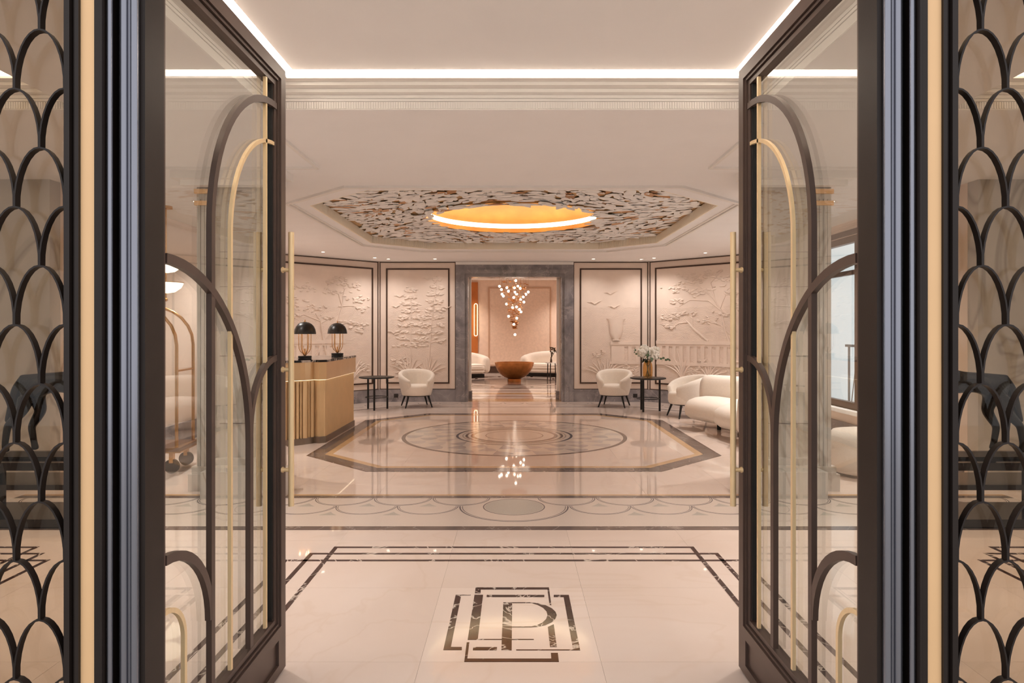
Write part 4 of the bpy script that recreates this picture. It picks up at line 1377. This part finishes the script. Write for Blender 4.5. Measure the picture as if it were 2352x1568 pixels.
# ------------------------------------------------------------------ reception desk
dk = thing('reception_desk', 'champagne metal reception desk with fluted front and black marble top', 'desk', (-3.2, 9.6, 0))
def D(x, y): return (x + 3.2, y - 9.6)
front = [(-2.66, 8.93)]
arcp = [(-3.42 + .80 * math.cos(math.radians(a)), 9.20 + .62 * math.sin(math.radians(a))) for a in range(-22, -181, -6)]
plan = [(-2.515, 10.65), (-2.515, 9.0), (-2.60, 8.945)] + arcp + [(-4.25, 9.25), (-4.25, 9.75), (-3.1, 9.75), (-3.1, 10.65)]
def inset(poly, s):
    P = [Vector(p) for p in poly]; n = len(P); out = []
    area = sum(P[i].x * P[(i + 1) % n].y - P[(i + 1) % n].x * P[i].y for i in range(n))
    sg_ = 1 if area > 0 else -1
    for i in range(n):
        a, b, c = P[i - 1], P[i], P[(i + 1) % n]
        e1 = (b - a).normalized(); e2 = (c - b).normalized()
        n1 = Vector((-e1.y, e1.x)) * sg_; n2 = Vector((-e2.y, e2.x)) * sg_
        m_ = (n1 + n2); m_.normalize()
        k = s / max(.4, m_.dot(n1))
        q = b + m_ * k; out.append((q.x, q.y))
    return out
def dpoly(s): return [D(*p) for p in inset(plan, s)]
MB().vprism(dpoly(-.006), 1.085, 1.115).build('marble_top', M['desktop'], dk)
MB().vprism(dpoly(0.0), .85, 1.085).build('metal_band', M['deskgold'], dk)
MB().vprism(dpoly(.045), .085, .85).build('carcass', M['deskflute'], dk)
MB().vprism(dpoly(.012), 0, .085).build('plinth', M['deskbase'], dk)
# light strip under the band
ls = MB()
ip = inset(plan, .016)
idx = list(range(0, 3 + len(arcp)))
for i in range(len(idx) - 1):
    a, b = Vector(D(*ip[idx[i]])), Vector(D(*ip[idx[i + 1]]))
    e = (b - a); nn = Vector((-e.y, e.x)).normalized() * .004
    ls.vprism([tuple(a + nn), tuple(b + nn), tuple(b - nn), tuple(a - nn)], .8455, .8495)
ls.build('light_strip', M['striplow'], dk)
# flutes on the curved front, reeding on the flat side
op = inset(plan, .030)
seq = [Vector(p) for p in op[3:3 + len(arcp)]]
tot = [0]
for i in range(1, len(seq)): tot.append(tot[-1] + (seq[i] - seq[i - 1]).length)
fw_pat = [.060, .030, .075, .030, .045]
s_ = .0; k = 0
while s_ < tot[-1] - .06:
    w_ = fw_pat[k % 5]
    c = s_ + w_ / 2
    j = max(i for i in range(len(tot)) if tot[i] <= c); j = min(j, len(seq) - 2)
    q = seq[j].lerp(seq[j + 1], (c - tot[j]) / (tot[j + 1] - tot[j]))
    MB().tube([(*D(q.x, q.y), .085), (*D(q.x, q.y), .832)], w_ / 2, 10).build('flute', M['deskflute'], dk, 60)
    s_ += w_ + .008; k += 1
n = 46
for i in range(n):
    y = 9.02 + (10.63 - 9.02) * (i + .5) / n
    MB().tube([(*D(-2.553, y), .085), (*D(-2.553, y), .838)], .0165, 8).build('reed', M['deskflute'], dk, 60)


def table_lamp(label, loc):
    t = thing('table_lamp', label, 'table lamp', loc)
    MB().lathe([(.02, 0), (.085, 0), (.088, .004), (.088, .022), (.02, .022)], 36).build('lower_base', M['consoleblack'], t, 40)
    MB().lathe([(.02, .024), (.085, .024), (.088, .028), (.088, .052), (.02, .055)], 36).build('base', M['black'], t, 40)
    for k in range(6):
        a = PI * k / 3 + .2
        c, s = math.cos(a), math.sin(a)
        pts = [(.004 * c, .004 * s, .062)] + [((.078 - .078 * math.cos(q)) * c, (.078 - .078 * math.cos(q)) * s, .165 - .10 * math.sin(q) ** 1.0 * (1 if q < PI / 2 else 1)) for q in (0.35, .7, 1.0, 1.3)]
        pts = [(.006 * c, .006 * s, .055), (.03 * c, .03 * s, .085), (.058 * c, .058 * s, .115), (.074 * c, .074 * s, .15), (.078 * c, .078 * s, .19), (.078 * c, .078 * s, .37)]
        MB().tube(pts, .0052, 8).build('brass_tube', M['lampgold'], t, 60)
    MB().tube([(0, 0, .055), (0, 0, .15)], .011, 10).build('stem', M['lampgold'], t, 60)
    MB().lathe([(.145, .345), (.143, .37), (.134, .41), (.115, .45), (.088, .48), (.05, .5), (.012, .508), (.012, .503), (.048, .495), (.085, .475), (.111, .446), (.130, .408), (.139, .37), (.141, .345), (.145, .345)], 40, caps=False).build('shade', M['shadeblack'], t, 60)
    MB().lathe([(.139, .347), (.137, .37), (.128, .407), (.109, .444), (.083, .472), (.02, .49)], 40, caps=False).build('shade_lining', M['lampgold'], t, 60)
    MB().lathe([(.008, .505), (.010, .515), (.006, .53), (.002, .54)], 12).build('finial', M['lampgold'], t, 60)
    for k in range(3):
        a = 2 * PI * k / 3 - .9
        MB().ball((.06 * math.cos(a), .06 * math.sin(a), .365), .021, 10).build('bulb', M['ledsoft'], t, 60)
    return t


table_lamp('black domed brass lamp at the far end of the desk', (-2.66, 10.1, 1.115))
table_lamp('black domed brass lamp nearest the door handle, at the curved desk front', (-2.80, 8.98, 1.115))

# ------------------------------------------------------------------ luggage cart and pendant in the side passage
lc = thing('luggage_cart', 'brass luggage cart with arched rails and walnut deck behind the glass door', 'luggage cart', (-4.0, 7.25, 0), math.radians(8))
MB().box(-.46, .46, -.30, .30, .235, .275).build('deck', M['wood'], lc)
MB().box(-.475, .475, -.315, .315, .225, .24).build('deck_edge', M['lampgold'], lc)
for sy in (-1, 1):
    pts = [(-.42, sy * .26, .27), (-.42, sy * .26, 1.35)] + [(-.42 * math.cos(PI * i / 12), sy * .26 * (1 - .0 * i), 1.35 + .42 * math.sin(PI * i / 12)) for i in range(1, 12)] + [(.42, sy * .26, 1.35), (.42, sy * .26, .27)]
    MB().tube(pts, .017, 10).build('arched_rail', M['lampgold'], lc, 60)
MB().tube([(0, -.26, 1.77), (0, .26, 1.77)], .013, 8).build('hanging_rail', M['lampgold'], lc, 60)
for sx in (-1, 1):
    MB().tube([(sx * .42, -.26, 1.08), (sx * .42, .26, 1.08)], .012, 8).build('cross_rail', M['lampgold'], lc, 60)
    for sy in (-1, 1):
        w_ = MB().tube([(sx * .36, sy * .22 - .02, .075), (sx * .36, sy * .22 + .02, .075)], .075, 20); w_.build('wheel', M['black'], lc, 40)
        MB().box(sx * .36 - .02, sx * .36 + .02, sy * .22 - .032, sy * .22 + .032, .11, .226).build('caster_fork', M['lampgold'], lc)
pn = thing('pendant_lamp', 'stacked glowing alabaster bowl pendant hanging in the side passage', 'pendant lamp', (-4.10, 7.9, CEIL))
MB().lathe([(.07, -.03), (.07, 0), (.01, 0)], 24).build('ceiling_rose', M['lampgold'], pn, 40)
MB().tube([(0, 0, -.02), (0, 0, -1.10)], .008, 8).build('rod', M['lampgold'], pn, 60)
for z, r in ((-.66, .19), (-.90, .19)):
    MB().lathe([(.02, z - .125), (r * .5, z - .11), (r * .85, z - .06), (r, z), (r - .012, z), (r * .82, z - .055), (.02, z - .11)], 36).build('alabaster_bowl', M['bowlglow'], pn, 50)
    MB().lathe([(r + .004, z - .004), (r + .004, z + .006), (r - .01, z + .006)], 36).build('bowl_rim', M['lampgold'], pn, 50)
MB().ball((0, 0, -1.10), .022, 10).build('end_knob', M['lampgold'], pn, 60)

# ------------------------------------------------------------------ bronze horses on black consoles behind the sidelights
def horse(sg):
    s = 'desk' if sg < 0 else 'sofa'
    cs_ = thing('console_table', 'black lacquered console under the bronze horse behind the sidelight, ' + s + ' side', 'console', (sg * 3.66, 5.35, 0))
    MB().box(-.62, .62, -.26, .26, .44, .50).build('console_top', M['consoleblack'], cs_)
    MB().box(-.58, .58, -.23, .23, .285, .325).build('shelf', M['consoleblack'], cs_)
    MB().box(-.62, .62, -.26, .26, 0, .07).build('base', M['consoleblack'], cs_)
    for sx in (-1, 1):
        for sy in (-1, 1):
            MB().box(sx * .60 - .02, sx * .60 + .02, sy * .23 - .02, sy * .23 + .02, .07, .44).build('leg', M['consoleblack'], cs_)
    h = thing('horse_sculpture', 'slender dark bronze walking horse on the black console, ' + s + ' side', 'sculpture', (sg * 3.60, 5.35, .50))
    MB().box(-.50, .50, -.12, .12, 0, .018).build('sculpture_base', M['darkbronze'], h)
    m_ = -sg      # faces the axis
    verts, edges, rad = [], [], []
    def ch(pts, root=None):
        prev = root
        for (x, y, z, r) in pts:
            verts.append((x * m_, y, z)); rad.append(r)
            if prev is not None: edges.append((prev, len(verts) - 1))
            prev = len(verts) - 1
        return prev
    ch([(-.22, 0, .60, .085), (-.10, 0, .585, .085), (.04, 0, .58, .09), (.17, 0, .60, .088)])     # 0 rump .. 3 chest
    ch([(.27, 0, .68, .06), (.36, 0, .78, .045), (.42, 0, .84, .042), (.50, 0, .78, .032), (.545, 0, .74, .026)], 3)
    ch([(-.25, .05, .47, .05), (-.21, .055, .35, .034), (-.29, .055, .22, .022), (-.27, .055, .10, .018), (-.255, .055, .03, .022)], 0)
    ch([(-.26, -.05, .47, .05), (-.28, -.055, .36, .034), (-.40, -.055, .24, .022), (-.42, -.055, .10, .018), (-.41, -.055, .03, .022)], 0)
    ch([(.17, .05, .46, .04), (.19, .055, .33, .026), (.17, .055, .20, .018), (.18, .055, .03, .02)], 3)
    ch([(.19, -.05, .46, .04), (.28, -.055, .36, .026), (.27, -.055, .20, .018), (.25, -.055, .10, .018)], 3)
    ch([(-.31, 0, .61, .03), (-.37, 0, .52, .03), (-.40, 0, .40, .026), (-.45, 0, .26, .012)], 0)
    ch([(.41, .03, .90, .012)], 6); ch([(.41, -.03, .90, .012)], 6)
    me = bpy.data.meshes.new('horse_body'); me.from_pydata(verts, edges, [])
    o = mesh_obj('horse_body', me, h)
    o.modifiers.new('skin', 'SKIN')
    for i, sv in enumerate(me.skin_vertices[0].data):
        sv.radius = (rad[i] * (1.0 if i < 4 else 1.35),) * 2; sv.use_root = (i == 0)
    sb_ = o.modifiers.new('sub', 'SUBSURF'); sb_.levels = 2; sb_.render_levels = 2
    me.materials.append(M['darkbronze'])
    o.location.z = .01


horse(-1); horse(1)

# ------------------------------------------------------------------ lounge furniture
for sg, lab, loc, rz in ((-1, 'cream channelled lounge sofa at the copper panel side of the bowl', (-1.85, 21.7, 0), math.radians(26)), (1, 'cream channelled lounge sofa behind the small side table', (1.30, 22.4, 0), math.radians(-16))):
    t = thing('lounge_sofa', lab, 'sofa', loc, rz)
    b = MB(); blob_sweep(b, [(-.65, -.1, .27), (0, -.1, .27), (.65, -.1, .27)], [.42] * 3, [.17] * 3, 3.2); b.build('seat', M['boucle'], t, 70)
    b = MB(); path = [(-.95 * math.cos(PI * i / 12) , -.15 + .50 * math.sin(PI * i / 12) ** .8, .40 + .10 * math.sin(PI * i / 12)) for i in range(13)]
    blob_sweep(b, path, [.15] * 13, [.27 + .06 * math.sin(PI * i / 12) for i in range(13)], 2.8); b.build('backrest', M['boucle'], t, 70)
    for z in (.20, .30, .40):
        MB().tube([(-.75, -.53, z), (0, -.535, z), (.75, -.53, z)], .018, 6).build('channel', M['boucle'], t, 60)
    MB().box(-.8, .8, -.40, .25, 0, .11).build('plinth', M['black'], t)
lt = thing('side_table', 'small lounge side table with slim dark legs and a dried bouquet', 'side table', (1.14, 20.55, 0))
MB().lathe([(.02, .515), (.17, .515), (.175, .525), (.175, .54), (.02, .54)], 32).build('table_top', M['white'], lt, 40)
for k in range(3):
    a = 2 * PI * k / 3 + .3
    MB().tube([(.15 * math.cos(a), .15 * math.sin(a), 0), (.13 * math.cos(a), .13 * math.sin(a), .52)], .016, 8).build('leg', M['black'], lt, 60)
dv = thing('dried_bouquet', 'dark dried flower stems in a slim vase on the lounge table', 'bouquet', (1.14, 20.55, .541))
MB().lathe([(.02, 0), (.035, .0), (.03, .06), (.018, .13), (.022, .16), (.016, .16), (.012, .12), (.01, .01)], 16).build('vase', M['trim'], dv, 50)
for k in range(11):
    a = rf.uniform(0, 6.28); sp = rf.uniform(.05, .20); hh = rf.uniform(.28, .48)
    e = (sp * math.cos(a), sp * math.sin(a) * .5, hh)
    b = MB().tube([(0, 0, .1), (e[0] * .3, e[1] * .3, hh * .6), e], .004, 4)
    for j in range(4):
        b.ball((e[0] + rf.uniform(-.03, .03), e[1] + rf.uniform(-.03, .03), e[2] + rf.uniform(-.04, .03)), (.022, .022, .016), 6)
    b.build('dried_stem', M['twig'], dv, 60)

# small white switch on the right reveal of the portal
tag(MB().box(1.005, 1.012, BACKY - .02, BACKY + .05, 1.12, 1.24).build('wall_switch', M['white']), 'small white switch on the right reveal of the stone portal', 'switch')

# ------------------------------------------------------------------ downlights
def downlight(loc, label, group, pw=1.0, col=WARM, size=118):
    t = thing('downlight', label, 'downlight', loc, 0, group)
    MB().lathe([(.034, -.006), (.05, -.006), (.052, 0), (.034, .0), (.034, -.006)], 20, caps=False).build('trim_ring', M['white'], t, 40)
    MB().lathe([(.002, -.0015), (.034, -.0015), (.034, 0), (.002, 0)], 16).build('lens', M['spotglow'], t, 40)
    l_ = bpy.data.lights.new('downlight_lamp', 'SPOT'); l_.energy = SPOT_W * pw; l_.color = col; l_.spot_size = math.radians(size); l_.spot_blend = 1.0; l_.shadow_soft_size = .05
    lo = bpy.data.objects.new('downlight_lamp', l_); COL.objects.link(lo); lo.parent = t; lo.location = (0, 0, -.02)


def cp_(px, py, z=CEIL):
    y = F * (z - EYE) / (HY - py); return ((px - CX) * y / F, y, z)


GL = 'small recessed ceiling downlights of the lobby'
seen = [(742, 578, 'first from the desk-side door edge'), (861, 591.5, 'over the left room corner'), (892, 594, 'just right of the left room corner'), (999, 594, 'left of the stone portal'), (1363, 594, 'right of the stone portal'), (1473, 595, 'just left of the right room corner'), (1502, 592, 'over the right room corner'), (1620, 580, 'last before the sofa-side door edge')]
for px, py, la in seen:
    downlight(cp_(px, py), 'small glowing recessed downlight in the lobby ceiling, ' + la, GL, .46, WARM, 138)
unseen = [(-4.15, 10.9, 'over the desk side, rear'), (4.15, 10.9, 'over the sofa side, rear'), (-3.7, 9.4, 'over the reception desk'), (3.7, 9.4, 'over the curved sofa'), (-3.6, 7.6, 'over the luggage cart side, behind the pier'), (3.6, 7.6, 'over the ottoman, behind the pier'),
          (-2.9, 5.2, 'just before the pier on the luggage cart side'), (2.9, 5.2, 'just before the pier on the window side'), (-2.2, 4.0, 'behind the open desk-side door'), (2.2, 4.0, 'behind the open sofa-side door')]
for x, y, la in unseen:  # added lamps out of view that brighten lobby and gallery
    downlight((x, y, CEIL), 'added recessed downlight in the ceiling, ' + la, GL, 2.5 if y > 6 else 1.55)
for x, y, la in ((-4.7, 2.9, 'front, luggage cart side'), (4.7, 2.9, 'front, window side'), (-4.7, 3.9, 'rear, luggage cart side'), (4.7, 3.9, 'rear, window side')):  # lamps added out of frame to light the side bays
    downlight((x, y, 3.150), 'added recessed downlight in the side tray ceiling, ' + la, 'added downlights of the side trays', 1.5)
for x, y, la in ((-1.9, 16.5, 'first on the copper panel side'), (1.9, 16.5, 'first on the side table side'), (-1.95, 20.5, 'beside the chandelier on the copper panel side'), (1.95, 20.5, 'beside the chandelier on the side table side'), (-1.9, 23.0, 'near the copper panel'), (1.9, 23.0, 'near the rear wall behind the side table')):  # added lamps, kept out of sight beside the opening, to brighten the lounge
    downlight((x, y, LZC), 'added recessed downlight in the lounge ceiling, ' + la, 'added downlights of the lounge', 3.7, WARMER)
